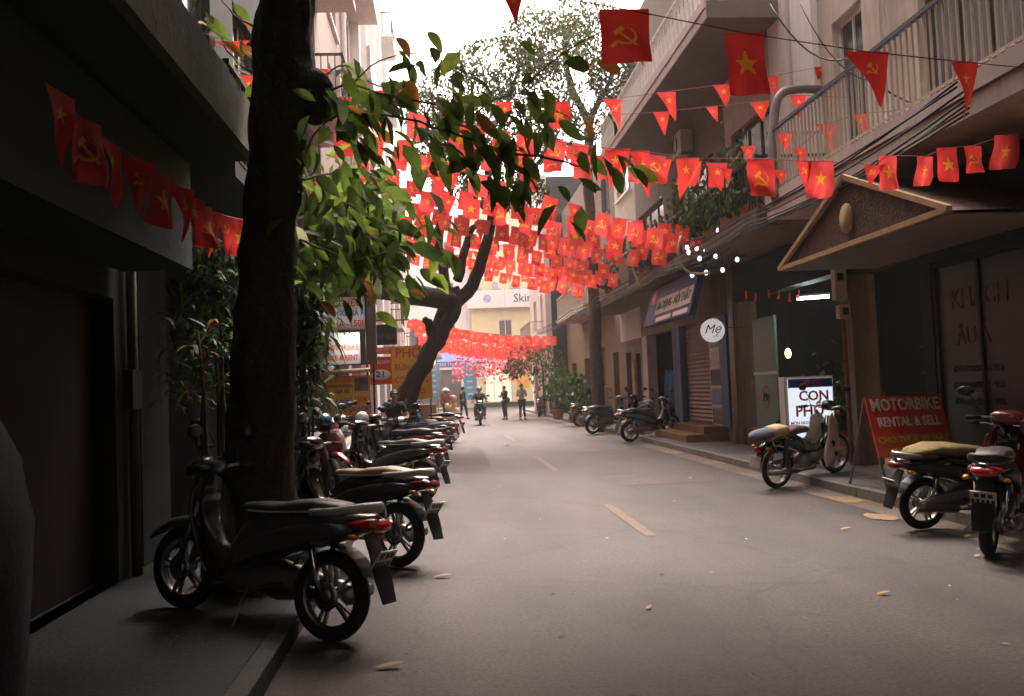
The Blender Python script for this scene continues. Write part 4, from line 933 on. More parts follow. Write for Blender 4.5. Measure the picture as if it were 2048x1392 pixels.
def zone(Y, x=None):
    a = rows[nrows] if nrows < 20 else 'distant rows'
    return a + ' of the flag canopy' + ('' if x is None else ', ' + ('left end' if x < -.2 else 'right end' if x > 3.4 else 'middle'))
while Y < 61:
    if 32.5 < Y < 39: Y = 39.5
    near = Y < 36; t_ = (Y-12)/22 if near else (Y-38)/23
    xr = 5.0; xl = -1.9 + .012*Y
    if near: zr = R.uniform(4.15, 4.9) + .3*t_; zl = R.uniform(5.5, 6.3) + .7*t_; sag = R.uniform(.03, .15)
    else: zr = R.uniform(3.45, 3.9) - .1*t_; zl = R.uniform(4.6, 5.2) - .5*t_; sag = R.uniform(.1, .25)
    if Y < 16: zl += .3; zr += .3
    ya = Y + R.uniform(-.6, .6); yb = Y + R.uniform(-.6, .6); pts = []
    n = 24
    for i in range(n+1):
        s_ = i/n; pts.append(Vector((xl+(xr-xl)*s_, ya+(yb-ya)*s_, zl+(zr-zl)*s_ - sag*4*s_*(1-s_))))
    lab = 'string sagging across the street in the ' + zone(Y); string_thing(pts, lab, .0035 if Y < 30 else .006)
    s_ = R.uniform(.01, .05); sp = (.45 if near else .42)/(xr-xl)
    while s_ < .99:
        i = min(n-1, int(s_*n)); p = pts[i].lerp(pts[i+1], s_*n-i); tg = pts[i+1]-pts[i]; em = R.choice(('star', 'sickle'))
        if Y < 15 and R.random() < .2: s_ += sp; continue
        if used < BUDGET:
            tri = R.random() < .06; put_flag(p, tg, R.uniform(.92, 1.12), 'tri' if tri else 'rect', em, ('small pennant in the ' if tri else '%s flag in the ' % ('yellow-starred' if em == 'star' else 'hammer-and-sickle')) + zone(Y, p.x),
                     'flags with a yellow %s in the %s' % (em, zone(Y, p.x)) if not tri else 'small pennants in the ' + zone(Y, p.x), yaw=R.gauss(0, .38), swing=R.gauss(0, .16), sx=R.uniform(.85, 1.15)); used += not tri
        else: far_flag(p, math.atan2(tg.y, tg.x)+R.gauss(0, .25), R.uniform(.95, 1.12), em, R.randrange(99))
        s_ += sp*R.uniform(.75, 1.4)
    Y += (1.25 if near else 1.55)*R.uniform(.75, 1.25); nrows += 1
o = far.build('distant_flags', [k_red, k_gold], fixn=False)
tag(o, 'mass of tiny red flags far down the street', 'flags', kind='stuff')
# pink tinsel and lights hanging at the street end
b = MB()
for i in range(700):
    x = R.uniform(905, 1060); y = R.triangular(700, 768, 735); p = at(x, y, R.uniform(60, 66)); b.cur = R.choice((0, 0, 1, 2)); b.ball(p, R.uniform(.05, .12), 4)
tag(b.build('paper_decorations', [mat('pink_foil', (.75, .12, .22), .4, .2, 4, 0), mat('pale_pink_foil', (.8, .45, .5), .4, .2, 4, 0), k_red], fixn=False), 'pink and red paper decorations massed at the street end', 'decorations', kind='stuff')
def cable(pts, label, r=.012, m=None, sag=.3):
    P = []
    a = [Vector(p) for p in pts]
    for i in range(len(a)-1):
        for k_ in range(8):
            s_ = k_/8; P.append(a[i].lerp(a[i+1], s_) - Vector((0, 0, sag*4*s_*(1-s_))))
    P.append(a[-1]); return tag(MB().tube(P, r, 5).build('cable', m or k_cable, fixn=False), label, 'cable', 'cables over the street')
# bulbs strung under the balcony above the cafe, with tiny red flags
wires = [(.0, 5.15), (.35, 5.5), (.7, 5.9)]; bm_ = MB().lathe([(0, -.1), (.03, -.085), (.042, -.05), (.03, -.015), (.016, 0), (.016, .03)], n=10).mesh('light_bulb', k_bulbw)
spots = [(1488, 480), (1478, 515), (1497, 478), (1440, 515), (1458, 478), (1452, 487), (1414, 540), (1443, 508), (1480, 535), (1395, 510), (1377, 512), (1411, 492), (1398, 495), (1384, 540), (1432, 495), (1475, 514), (1411, 537), (1445, 538)]
for i, (x, y) in enumerate([(1494, 478), (1474, 514), (1458, 470), (1457, 496), (1436, 456), (1433, 490), (1431, 508), (1411, 496), (1412, 540), (1399, 512), (1393, 492), (1377, 500), (1374, 490), (1384, 545), (1445, 535), (1482, 440), (1492, 402), (1478, 437), (1497, 426)]):
    p = at(x, y, 16.2 + .25*(i % 4)); t = thing('light_bulb', 'white bulb hanging under the balcony beside the cafe front', 'light bulb', p, 0, 'white bulbs strung under the cafe balcony')
    link('glass', bm_, t); MB().lathe([(.0, .0), (.022, .0), (.022, .05), (0, .055)], n=8).build('socket', k_cable, t); MB().tube([(0, 0, .03), (0, 0, .03 + max(.02, min(.4, 4.0-p.z)))], .004, 4).build('cord', k_cable, t)
for q, (xa_, ya_, xb_, yb_) in enumerate(((1384, 536, 1500, 460), (1372, 484, 1500, 418), (1376, 506, 1496, 470), (1400, 534, 1490, 508))): cable([at(xa_, ya_, 16), at(xb_, yb_, 16.6)], ('lowest wire', 'topmost wire', 'middle wire', 'inner wire')[q]+' of the white bulb strings by the cafe', .011, sag=.1)
for i in range(9):
    p = at(1372 + 14*i, 476 - 3*i + 10*sin(i), 16.8); o = put_flag(p, (1, .1, 0), .32, ('rect', 'trir')[i % 3 == 0], 'star', 'tiny red paper flag on the bulb string under the cafe balcony', 'tiny flags on the bulb string')
for i in range(6):
    p = at(1490 + 22*i + R.uniform(-3, 3), 582 + 4*sin(i*2), 15.9); put_flag(p, (1, .5, 0), .42, 'rect', 'star', 'narrow red ornament hanging in the dark cafe opening', 'red ornaments in the cafe opening', sx=.4)
# overhead cables
cable([at(1540, 8, 12), at(1700, 115, 11), at(1930, 200, 10.6)], 'black cable crossing in front of the white pilasters')
cable([at(1600, 8, 11), at(1760, 160, 10.2)], 'thin black cable right of the white pilasters', .007)
for k in range(7):
    dx = R.uniform(0, .12); cable([(4.9+dx, 8, 3.95+.05*k), (4.85+dx, 14, 3.9+.04*k), (4.8+dx, 20, 3.9+.06*k), (4.85+dx, 27, 4.0+.05*k), (4.9+dx, 34, 4.1+.05*k), (4.9, 46, 4.2+.04*k)], ('lowest', 'second', 'third', 'fourth', 'fifth', 'sixth', 'topmost')[k] + ' of the bundled cables slung along the right-hand balconies', .012, sag=R.uniform(.04, .16))
for k in range(4): cable([(-2.3, 12, 5.0+.25*k), (-2.25, 22, 5.1+.2*k), (-2.2, 34, 5.0+.2*k)], ('lowest', 'second', 'third', 'topmost')[k] + ' cable slung along the left-hand fronts', .012, sag=.2)
P = [at(1355+28*sin(a)*1.2-10, 520-48*cos(a)*1.0, 15.6) for a in [pi+.4+i*.22 for i in range(0, 1)]]
tag(MB().tube(wobble([at(1362, 472, 15.8), at(1355, 500, 15.7), at(1363, 530, 15.7), at(1385, 547, 15.7), at(1420, 545, 16)], 4, 0), .02, 6).build('cable', k_cablew, fixn=False), 'pale cable loop hanging left of the white bulbs', 'cable')
tag(MB().tube(wobble([at(1262, 520, 20), at(1268, 545, 20), at(1280, 572, 20)], 4, 0), .025, 6).build('cable', mat('ochre_cable', (.5, .36, .16), .7, .1, 5, 0), fixn=False), 'short ochre cable above the blue signboard', 'cable')
tag(MB().tube(wobble([at(1552, 400, 13.4), at(1545, 320, 13.6), at(1548, 240, 13.8), at(1560, 190, 13.9), at(1600, 178, 14.1), at(1650, 180, 14.3)], 5, 0), .07, 10).build('duct_pipe', mat('grey_duct', (.14, .12, .11), .6, .2, 5, .1), fixn=False), 'grey bent duct beside the end of the long railed balcony', 'pipe')
# ------------------------------------------------------------------ motorbikes (local frame: front is +x, wheels on z=0)
MESHC = {}
def part(key, name, builder, m, parent, loc=None, rot=None):
    if key not in MESHC:
        b = MB(); builder(b); me = b.mesh(name, m if not isinstance(m, (list, tuple)) else list(m))
        bm = bmesh.new(); bm.from_mesh(me); bmesh.ops.recalc_face_normals(bm, faces=bm.faces); bm.to_mesh(me); bm.free(); MESHC[key] = me
    me = MESHC[key]; o = link(name, me, parent, loc, rot)
    ms = m if isinstance(m, (list, tuple)) else [m]
    for i, mm in enumerate(ms):
        if me.materials[i] != mm: o.material_slots[i].link = 'OBJECT'; o.material_slots[i].material = mm
    return o
def torus(b, R0, r, n=28, k=8, sy=1.0):
    b.lathe([(R0 + r*cos(2*pi*i/k), r*sy*sin(2*pi*i/k)) for i in range(k+1)], axis='Y', n=n)
def wheel(parent, x, rad=.285, tw=.048, spoked=False, rimm=None):
    rimm = rimm or k_steel; ri = rad-2*tw*.85
    def rim(b):
        b.lathe([(ri-.012, -.03), (ri+.012, -.034), (ri+.018, 0), (ri+.012, .034), (ri-.012, .03), (ri-.016, 0), (ri-.012, -.03)], axis='Y', n=28)
        b.lathe([(.02, -.07), (.045, -.065), (.05, -.03), (.035, 0), (.05, .03), (.045, .065), (.02, .07)], axis='Y', n=14, cap=True)
        if spoked:
            for i in range(28):
                a = 2*pi*i/28; c = a + (.35 if i % 2 else -.35); s_ = .03 if i % 4 < 2 else -.03
                b.tube([(.045*cos(c), s_, .045*sin(c)), (ri*cos(a), 0, ri*sin(a))], .0028, 4, cap=False)
        else:
            for i in range(5):
                a = 2*pi*i/5
                for d in (-.13, .13): b.bar((.04*cos(a+d*2), 0, .04*sin(a+d*2)), ((ri)*cos(a+d), 0, (ri)*sin(a+d)), .016, .03, up=(0, 1, 0))
    w = part(('rim', spoked, rad, tw), 'wheel', rim, rimm, parent, (x, 0, rad))
    part(('tyre', rad, tw), 'tyre', lambda b: torus(b, rad-tw, tw, 32, 10, 1.05), k_rubber, w)
    part(('disc', spoked), 'brake_disc', lambda b: b.lathe([(.05, .055), (.1 if spoked else .09, .055), (.1 if spoked else .09, .06), (.05, .06)], axis='Y', n=18), k_steel, w)
    return w
def scooter(loc, heading, label, paint=None, seat=None, accent=None, lean=.08, group=None, plate=True, sport=True, steer=.25, mirrors=True, name='motorbike', rail=None, lens=None):
    gh = lambda q: .122 if (q.x > 5.1 or q.x < -1.0) else 0.0
    dv = Vector((cos(heading), sin(heading), 0)); loc = Vector(loc); z0, z1 = gh(loc-dv*.62), gh(loc+dv*.62); loc.z = (z0+z1)/2; pitch = -math.atan2(z1-z0, 1.24)
    paint = paint or k_blackg; seat = seat or k_seat; accent = accent or k_greyg; rail = rail or k_chrome
    t = thing(name, label, 'motorbike', loc, rot=(lean, pitch, heading), group=group)
    wheel(t, -.62); fw = wheel(t, .62)
    part('tail', 'tail_body', lambda b: b.loft([(-.93, 0, .79, .03, .03), (-.88, 0, .775, .085, .055), (-.75, 0, .745, .125, .085), (-.55, 0, .70, .155, .12), (-.3, 0, .645, .165, .15), (-.08, 0, .58, .15, .17), (.08, 0, .5, .12, .17), (.16, 0, .44, .09, .12)], 16, 2.6), paint, t)
    part('sidepanel', 'side_panel', lambda b: [b.loft([(-.8, s*.118, .735, .02, .02), (-.62, s*.15, .70, .022, .05), (-.38, s*.172, .63, .02, .075), (-.14, s*.165, .55, .02, .08), (.06, s*.13, .46, .02, .07), (.14, s*.11, .42, .01, .03)], 8, 2) for s in (-1, 1)], accent, t)
    part('seat', 'seat', lambda b: b.loft([(-.72, 0, .83, .09, .02), (-.66, 0, .835, .115, .04), (-.48, 0, .83, .13, .052), (-.3, 0, .80, .135, .05), (-.18, 0, .775, .13, .045), (-.02, 0, .77, .11, .04), (.1, 0, .76, .075, .03), (.15, 0, .745, .04, .015)], 16, 2.8), seat, t)
    part('seatpipe', 'seat_piping', lambda b: [b.tube([(-.7, s*.1, .815), (-.48, s*.135, .80), (-.2, s*.137, .765), (.05, s*.1, .745)], .006, 5) for s in (-1, 1)], rail, t)
    part('grab', 'grab_rail', lambda b: b.tube([(-.5, .15, .80), (-.7, .15, .83), (-.86, .11, .865), (-.93, 0, .875), (-.86, -.11, .865), (-.7, -.15, .83), (-.5, -.15, .80)], [.014, .016, .02, .022, .02, .016, .014], 8, sy=1.6), rail, t)
    part('taillamp', 'tail_light', lambda b: b.loft([(-.985, 0, .755, .05, .012), (-.96, 0, .762, .09, .036), (-.9, 0, .768, .112, .045), (-.83, 0, .765, .128, .035), (-.76, 0, .76, .132, .012)], 14, 2.2), lens or k_dimlens, t)
    for s in (-1, 1): part('ind', 'turn_signal', lambda b: b.ball((0, 0, 0), .035, 8, (1.3, .9, .6)), k_amber, t, (-.84, s*.145, .69))
    part('innerfender', 'rear_fender', lambda b: [b.add([(-.62+.32*cos(a), y, .285+.32*sin(a)) for a in [radians(30+12*i) for i in range(11)] for y in (-.07, .07)] + [(-.62+.312*cos(a), y, .285+.312*sin(a)) for a in [radians(30+12*i) for i in range(11)] for y in (-.066, .066)],
          [(2*i, 2*i+1, 2*i+3, 2*i+2) for i in range(10)] + [(22+2*i, 22+2*i+2, 22+2*i+3, 22+2*i+1) for i in range(10)])], k_blackp, t)
    fl = part('flap', 'mudflap', lambda b: b.add([(-.86, -.05, .70), (-.86, .05, .70), (-.93, -.07, .6), (-.93, .07, .6), (-1.0, -.085, .45), (-1.0, .085, .45), (-1.06, -.07, .31), (-1.06, .07, .31),
          (-.85, -.05, .69), (-.85, .05, .69), (-.915, -.07, .595), (-.915, .07, .595), (-.985, -.085, .445), (-.985, .085, .445), (-1.05, -.07, .305), (-1.05, .07, .305)],
          [(0, 1, 3, 2), (2, 3, 5, 4), (4, 5, 7, 6), (8, 10, 11, 9), (10, 12, 13, 11), (12, 14, 15, 13), (0, 2, 10, 8), (2, 4, 12, 10), (4, 6, 14, 12), (1, 9, 11, 3), (3, 11, 13, 5), (5, 13, 15, 7), (6, 7, 15, 14), (0, 8, 9, 1)]), k_blackp, t)
    if plate:
        pl = part('plate', 'number_plate', lambda b: b.box((-.004, -.095, -.07), (.004, .095, .07)), k_plate, t, (-.985, 0, .56), (0, -.5, 0))
        part('plateno', 'lettering', lambda b: [b.box((-.006, -.07+.05*i, .012), (-.0045, -.035+.05*i, .05)) for i in range(3)] + [b.box((-.006, -.08+.036*i, -.05), (-.0045, -.058+.036*i, -.01)) for i in range(5)], k_ink, pl)
    part('engine', 'engine', lambda b: [b.loft([(-.75, -.1, .285, .03, .05), (-.62, -.1, .285, .045, .085), (-.4, -.1, .3, .05, .09), (-.15, -.05, .32, .1, .12), (.1, 0, .3, .11, .1), (.2, 0, .29, .08, .07)], 10, 3), b.lathe([(.05, -.16), (.07, -.15), (.07, -.1)], (-.12, 0, .31), 'Y', 14, True)], k_steel, t)
    part('exhaust', 'exhaust', lambda b: [b.tube([(.1, .08, .22), (-.1, .12, .17), (-.3, .13, .2)], .018, 8), b.tube([(-.3, .14, .21), (-.36, .145, .22), (-.72, .15, .31), (-.8, .15, .33)], [.03, .05, .055, .035], 12)], k_steel, t) if 0 else part('exhaust', 'exhaust', lambda b: [b.tube([(.1, -.08, .22), (-.1, -.13, .17), (-.3, -.15, .2)], .018, 8), b.tube([(-.3, -.16, .21), (-.36, -.17, .22), (-.72, -.175, .31), (-.8, -.175, .33)], [.03, .05, .055, .035], 12)], k_steel, t)
    part('shock', 'shock_absorber', lambda b: [b.tube([(-.6, s*.1, .3), (-.5, s*.12, .62)], .022, 8) for s in (-1, 1)], k_chrome, t)
    part('tunnel', 'underbody', lambda b: b.loft([(.0, 0, .42, .09, .12), (.15, 0, .38, .08, .09), (.3, 0, .42, .075, .09), (.4, 0, .55, .08, .1), (.46, 0, .72, .09, .1), (.44, 0, .85, .08, .08)], 12, 2.6), paint, t)
    part('foot', 'footboard', lambda b: [b.tube([(.12, -.26, .27), (.12, .26, .27)], .016, 8), b.tube([(-.22, -.22, .3), (-.22, .22, .3)], .014, 8)], k_rubber, t)
    def shield(b):
        N = 8; prof = [(.30, .3, .10), (.33, .42, .17), (.38, .56, .2), (.43, .7, .205), (.46, .82, .17), (.47, .9, .1)]
        vs = []
        for (x, z, w) in prof:
            for i in range(N+1):
                q = -1+2*i/N; vs.append((x + .11*(1-q*q) + .02, q*w, z))
        for (x, z, w) in prof:
            for i in range(N+1):
                q = -1+2*i/N; vs.append((x + .11*(1-q*q), q*w*.96, z))
        m_ = len(prof); o = m_*(N+1)
        b.smooth = True
        b.add(vs, [(r*(N+1)+i, r*(N+1)+i+1, (r+1)*(N+1)+i+1, (r+1)*(N+1)+i) for r in range(m_-1) for i in range(N)] + [(o+r*(N+1)+i, o+(r+1)*(N+1)+i, o+(r+1)*(N+1)+i+1, o+r*(N+1)+i+1) for r in range(m_-1) for i in range(N)] +
              [(r*(N+1), (r+1)*(N+1), o+(r+1)*(N+1), o+r*(N+1)) for r in range(m_-1)] + [(r*(N+1)+N, o+r*(N+1)+N, o+(r+1)*(N+1)+N, (r+1)*(N+1)+N) for r in range(m_-1)])
        b.smooth = False
    part('shield', 'leg_shield', shield, paint, t)
    # steering assembly
    st = bpy.data.objects.new('steering', None); COL.objects.link(st); st.parent = t; st.location = (.5, 0, .8); st.rotation_euler = (0, 0, steer)
    def bars(b):
        b.tube([(-.12, -.34, .2), (-.08, -.2, .2), (-.02, 0, .17), (-.08, .2, .2), (-.12, .34, .2)], .012, 8)
    part('bars', 'handlebar', bars, k_steel, st)
    part('grips', 'grip', lambda b: [b.tube([(-.1, s*.24, .2), (-.13, s*.36, .2)], .019, 8) for s in (-1, 1)] + [b.tube([(-.05, s*.22, .21), (-.07, s*.37, .205)], .006, 5) for s in (-1, 1)], k_rubber, st)
    part('cowl', 'handlebar_cowl', lambda b: b.loft([(-.1, 0, .19, .07, .04), (-.04, 0, .2, .15, .06), (.05, 0, .18, .15, .075), (.12, 0, .15, .11, .06), (.15, 0, .13, .05, .03)], 14, 2.3), paint, st)
    part('headlamp', 'headlight', lambda b: b.loft([(.09, 0, .145, .1, .045), (.14, 0, .13, .08, .038), (.16, 0, .12, .03, .015)], 12, 2.2), mat('headlamp_glass', (.6, .6, .6), .1, .1, 5, 0, coat=.8), st)
    part('fork', 'fork', lambda b: [b.tube([(.0, s*.085, -.05), (.12, s*.085, -.5)], .022, 8) for s in (-1, 1)] + [b.tube([(-.03, 0, .15), (.0, 0, -.1)], .03, 8)], k_steel, st)
    part('ffender', 'front_fender', lambda b: b.loft([(-.2, 0, -.36, .02, .05), (-.14, 0, -.27, .06, .06), (-.04, 0, -.215, .075, .05), (.08, 0, -.19, .08, .04), (.22, 0, -.22, .07, .035), (.34, 0, -.3, .045, .03), (.38, 0, -.34, .02, .015)], 12, 2.2), paint, st)
    if mirrors:
        for s in (-1, 1):
            mr = part(('mstalk', s), 'mirror', lambda b: [b.tube([(-.08, s*.22, .21), (-.05, s*.27, .33), (-.07, s*.33, .4)], .006, 6), b.loft([(-.055, s*.36, .44, .06, .035), (-.075, s*.36, .44, .075, .045), (-.085, s*.36, .44, .07, .04)], 12, 2)], k_blackp, st)
    part('stand', 'side_stand', lambda b: b.tube([(-.02, .1, .25), (-.08, .27, .03 if lean > 0 else .03)], .011, 6), k_steel, t)
    return t
def rear_at(px, py, heading, wb=.62):
    g = gnd(px, py); return Vector((g.x + wb*cos(heading), g.y + wb*sin(heading), 0))
H = radians
k_beige = mat('beige_seat_vinyl', (.3, .2, .13), .5, .15, 14, .2)
k_silver = mat('silver_plastic', (.45, .44, .43), .35, .1, 9, .05, coat=.2)
k_redp = mat('crimson_paint', (.2, .015, .028), .25, .1, 9, 0, coat=.6)
k_bluep = mat('petrol_blue_paint', (.03, .1, .15), .25, .1, 9, 0, coat=.6)
k_whitep = mat('scooter_white_paint', (.78, .75, .7), .3, .05, 9, 0, coat=.5)
scooter(rear_at(655, 1283, H(150)), H(150), 'graphite motorbike with large red tail light, nearest on the left', k_greyg, k_seat, k_greyg, .08, rail=k_silver, lens=k_taillens)
scooter(rear_at(790, 1134, H(146)), H(146), 'black motorbike with beige and white seat, second from the camera on the left', k_blackg, k_beige, k_blackp, .09, rail=k_silver)
scooter(rear_at(838, 1005, H(150)), H(150), 'black motorbike with long dark seat behind the beige-seated one', k_blackg, k_seat, k_greyg, .08, rail=k_silver, steer=-.3)
row = [(850, 955, 155, 'dark motorbike with red tank front, fourth in the left row', k_blackg, k_redp), (866, 925, 148, 'petrol-blue motorbike in the left row before the seated man', k_bluep, k_bluep),
       (880, 907, 152, 'black motorbike next past the petrol-blue one', k_blackg, k_greyg), (893, 893, 150, 'graphite motorbike seventh in the left row', k_greyg, k_greyg), (900, 885, 156, 'last motorbike of the left row with whole rear wheel showing', k_blackg, k_silver)]
ROWC = []
for x, y, h, lab, pa, ac in row:
    if 'seventh' in lab or 'next past' in lab: ROWC.append((x, y, h, lab)); continue
    scooter(rear_at(x, y, H(h)), H(h), lab, pa, k_seat, ac, .08, rail=R.choice((k_silver, k_blackp)), steer=R.uniform(-.4, .4))
# second rank against the wall, fronts glinting
for (X, Y, h, lab, pa, ac) in ((-2.0, 9.4, 100, 'black scooter standing against the left wall under the strap-leaved plant', k_blackg, k_greyg), (-1.75, 13.2, 110, 'red-fronted motorbike by the left wall below the yellow laundry sign', k_redp, k_blackg),
                              (-1.7, 15.2, 80, 'white-fronted scooter by the left wall before the seated man', k_whitep, k_whitep), (-1.9, 17.3, 95, 'dark scooter by the left wall under the red number 21 sign', k_blackg, k_bluep)):
    scooter((X, Y, .12), H(h-180), lab, pa, k_seat, ac, .07, rail=k_blackp, steer=.5)
# right side
scooter(rear_at(1838, 1060, H(8)), H(8), 'dark scooter with a plate hanging at its left, before the red A-frame sign', k_blackg, k_seat, k_blackp, .1, rail=k_steel).scale = (.9,)*3
bB = scooter(rear_at(1978, 1110, H(50)), H(50), 'crimson-fronted motorbike cut by the right edge of the picture', k_blackg, k_seat, k_blackp, .08, rail=k_blackp, lens=k_taillens)
for c_ in [c_ for c_ in bpy.data.objects if c_.parent and (c_.parent == bB or c_.parent.parent == bB) and c_.name.split('.')[0] in ('leg_shield', 'handlebar_cowl')]: c_.material_slots[0].link = 'OBJECT'; c_.material_slots[0].material = k_redp
scooter(rear_at(1262, 884, H(18)), H(18), 'black scooter parked in front of the brown roller shutter steps', k_blackg, k_seat, k_bluep, .08)
scooter(rear_at(1187, 868, H(24)), H(24), 'dark blue scooter with chrome rear, left of the shutter shop scooter', k_bluep, k_seat, k_greyg, .08, rail=k_chrome)
scooter(rear_at(1160, 853, H(24)), H(24), 'dark scooter half hidden behind the chrome-tailed one', k_blackg, k_seat, k_greyg, .08)
scooter(rear_at(1078, 834, H(80)), H(80), 'motorbike with red tail light and white plate seen from behind near the street end', k_blackg, k_seat, k_redp, .06)
scooter(rear_at(1104, 832, H(75)), H(75), 'motorbike seen from behind beside the bushes near the street end', k_blackg, k_seat, k_redp, .06)
scooter((5.9, 27.2, .12), H(100), 'dark scooter outside the shop with blue garments', k_blackg, k_seat, k_blackp, .07)
# the ridden motorbike
hr = H(-91); g = gnd(962, 851); rid = scooter((g.x, g.y+.62, 0), hr, 'motorbike ridden towards the camera in the middle distance', k_blackg, k_seat, k_silver, .0, steer=0, plate=True)
# saddle cover on the near right scooter
o = MB().loft([(-.8, 0, .84, .08, .03), (-.68, 0, .86, .17, .05), (-.45, 0, .87, .2, .06), (-.2, 0, .83, .19, .06), (.0, 0, .79, .15, .05), (.14, 0, .77, .08, .03)], 18, 2.6)
for i, v in enumerate(o.v): o.v[i] = (v[0], v[1], v[2] + .02*noise.noise(Vector(v)*9))
h = H(8); p = rear_at(1838, 1060, h); p.z = .061; o.v = [tuple(.9*c_ for c_ in v) for v in o.v]; o = o.build('seat_cover', mat('olive_yellow_cloth', (.24, .18, .065), .85, .45, 5, .5), loc=p); o.rotation_euler = (.1, -math.atan2(.122, 1.24), h); tag(o, 'olive-yellow cloth spread over the seat of the near right scooter', 'cover')
# white-shielded step-through
def cub(loc, heading, label, lean=.1, wh=None):
    k_whitep_ = wh or k_whitep
    t = thing('motorbike', label, 'motorbike', loc, rot=(lean, PIT, heading))
    wheel(t, -.6, .29, .036, True); wheel(t, .6, .29, .036, True)
    MB().loft([(-.95, 0, .42, .05, .06), (-.9, 0, .56, .075, .05), (-.8, 0, .64, .085, .04), (-.6, 0, .655, .09, .035), (-.4, 0, .62, .09, .04), (-.3, 0, .55, .08, .06)], 12, 2.5).build('rear_fender', k_blackg, t)
    MB().loft([(-.5, 0, .66, .1, .08), (-.3, 0, .62, .12, .12), (-.1, 0, .52, .1, .12), (.1, 0, .44, .06, .07), (.28, 0, .46, .045, .05), (.42, 0, .62, .04, .05), (.46, 0, .82, .045, .05)], 12, 2.6).build('frame', k_blackg, t)
    MB().loft([(-.5, 0, .74, .11, .05), (-.42, 0, .765, .14, .06), (-.2, 0, .77, .14, .055), (-.04, 0, .75, .1, .05), (.03, 0, .73, .04, .02)], 16, 2.8).build('seat', mat('brown_seat', (.1, .05, .03), .45, .2, 12, .2), t)
    b = MB()
    for s in (-1, 1): b.tube([(-.5, s*.1, .72), (-.95, s*.12, .73), (-1.0, s*.08, .73)], .009, 6); b.tube([(-.8, s*.11, .73), (-.66, s*.1, .5)], .008, 6)
    for k in range(5): b.tube([(-.55-.1*k, -.12, .735), (-.55-.1*k, .12, .735)], .007, 5)
    b.build('rack', k_steel, t)
    for s in (-1, 1): MB().tube([(-.6, s*.11, .3), (-.56, s*.12, .5), (-.52, s*.12, .68)], [.018, .03, .026], 10).build('shock_absorber', k_blackp, t)
    MB().loft([(-.7, .09, .3, .025, .04), (-.6, .09, .3, .03, .075), (-.2, .1, .3, .03, .07), (-.08, .1, .31, .025, .05)], 12, 3).build('chain_case', k_blackp, t)
    b = MB(); b.loft([(-.2, 0, .3, .09, .09), (-.05, 0, .31, .12, .12), (.12, 0, .33, .1, .09), (.3, 0, .35, .08, .07)], 12, 3)
    for k in range(5): b.lathe([(.085, -.006), (.085, .006)], (.16+.035*k, 0, .345), 'X', 14)
    b.build('engine', k_steel, t)
    MB().tube([(.15, -.08, .27), (.0, -.13, .2), (-.3, -.14, .22), (-.35, -.14, .225), (-.9, -.14, .29)], [.016, .016, .018, .035, .038], 10).build('exhaust', k_steel, t)
    # white shields with two round black openings each side
    for s in (-1, 1):
        b = MB(); prof = [(.13, .2), (.08, .34), (.13, .47), (.23, .6), (.28, .72), (.3, .86), (.42, .93), (.5, .82), (.56, .62), (.55, .42), (.47, .28), (.36, .2)]
        n_ = len(prof); y0 = s*.07
        def yy(x, z): return s*(.12 + .10*max(0, min(1, (.5-x)/.3)) + .02*sin(z*6))
        b.smooth = True
        c = (.37, .55); vs = [(c[0], yy(*c)+s*.012, c[1])]; rings = 3
        for r_ in range(1, rings+1):
            for (x, z) in prof:
                xx, zz = c[0]+(x-c[0])*r_/rings, c[1]+(z-c[1])*r_/rings; vs.append((xx, yy(xx, zz)+s*.012*(1-r_/rings), zz))
        fs = [(0, 1+i, 1+(i+1) % n_) for i in range(n_)]
        for r_ in range(rings-1): fs += [(1+r_*n_+i, 1+(r_+1)*n_+i, 1+(r_+1)*n_+(i+1) % n_, 1+r_*n_+(i+1) % n_) for i in range(n_)]
        o0 = len(vs); vs += [(v[0], v[1]-s*.012, v[2]) for v in vs]; fs += [tuple(o0+q for q in f_) for f_ in fs]; L0 = 1+(rings-1)*n_
        fs += [(L0+i, L0+(i+1) % n_, o0+L0+(i+1) % n_, o0+L0+i) for i in range(n_)]
        b.add(vs, fs); sh_ = b.build('leg_shield', k_whitep_, t)
        for (x, z, r_) in ((.33, .5, .045), (.4, .34, .036)):
            MB().lathe([(0, 0), (r_*.8, 0), (r_, s*.004), (r_, -s*.02)], (x, yy(x, z)+s*.016, z), 'Y', 18).build('opening', k_dark, sh_)
    MB().loft([(.5, 0, .66, .06, .1), (.54, 0, .7, .1, .16), (.57, 0, .66, .1, .18), (.6, 0, .58, .06, .14)], 12, 2.4).build('front_cowl', k_whitep_, t)
    st = bpy.data.objects.new('steering', None); COL.objects.link(st); st.parent = t; st.location = (.48, 0, .8); st.rotation_euler = (0, 0, .35)
    MB().tube([(-.16, -.33, .2), (-.1, -.2, .22), (0, 0, .16), (-.1, .2, .22), (-.16, .33, .2)], .012, 8).build('handlebar', k_chrome, st)
    MB().tube([(-.12, -.24, .215), (-.17, -.36, .2)], .02, 8).build('grip', k_rubber, st); MB().tube([(-.12, .24, .215), (-.17, .36, .2)], .02, 8).build('grip', k_rubber, st)
    MB().loft([(-.06, 0, .2, .07, .05), (.02, 0, .21, .1, .075), (.1, 0, .19, .1, .08), (.13, 0, .18, .085, .07)], 14, 2.1).build('headlight_shell', k_blackg, st)
    MB().lathe([(0, .155), (.05, .15), (.078, .13)], (0, 0, .18), 'X', 18).build('headlight', k_silver, st)
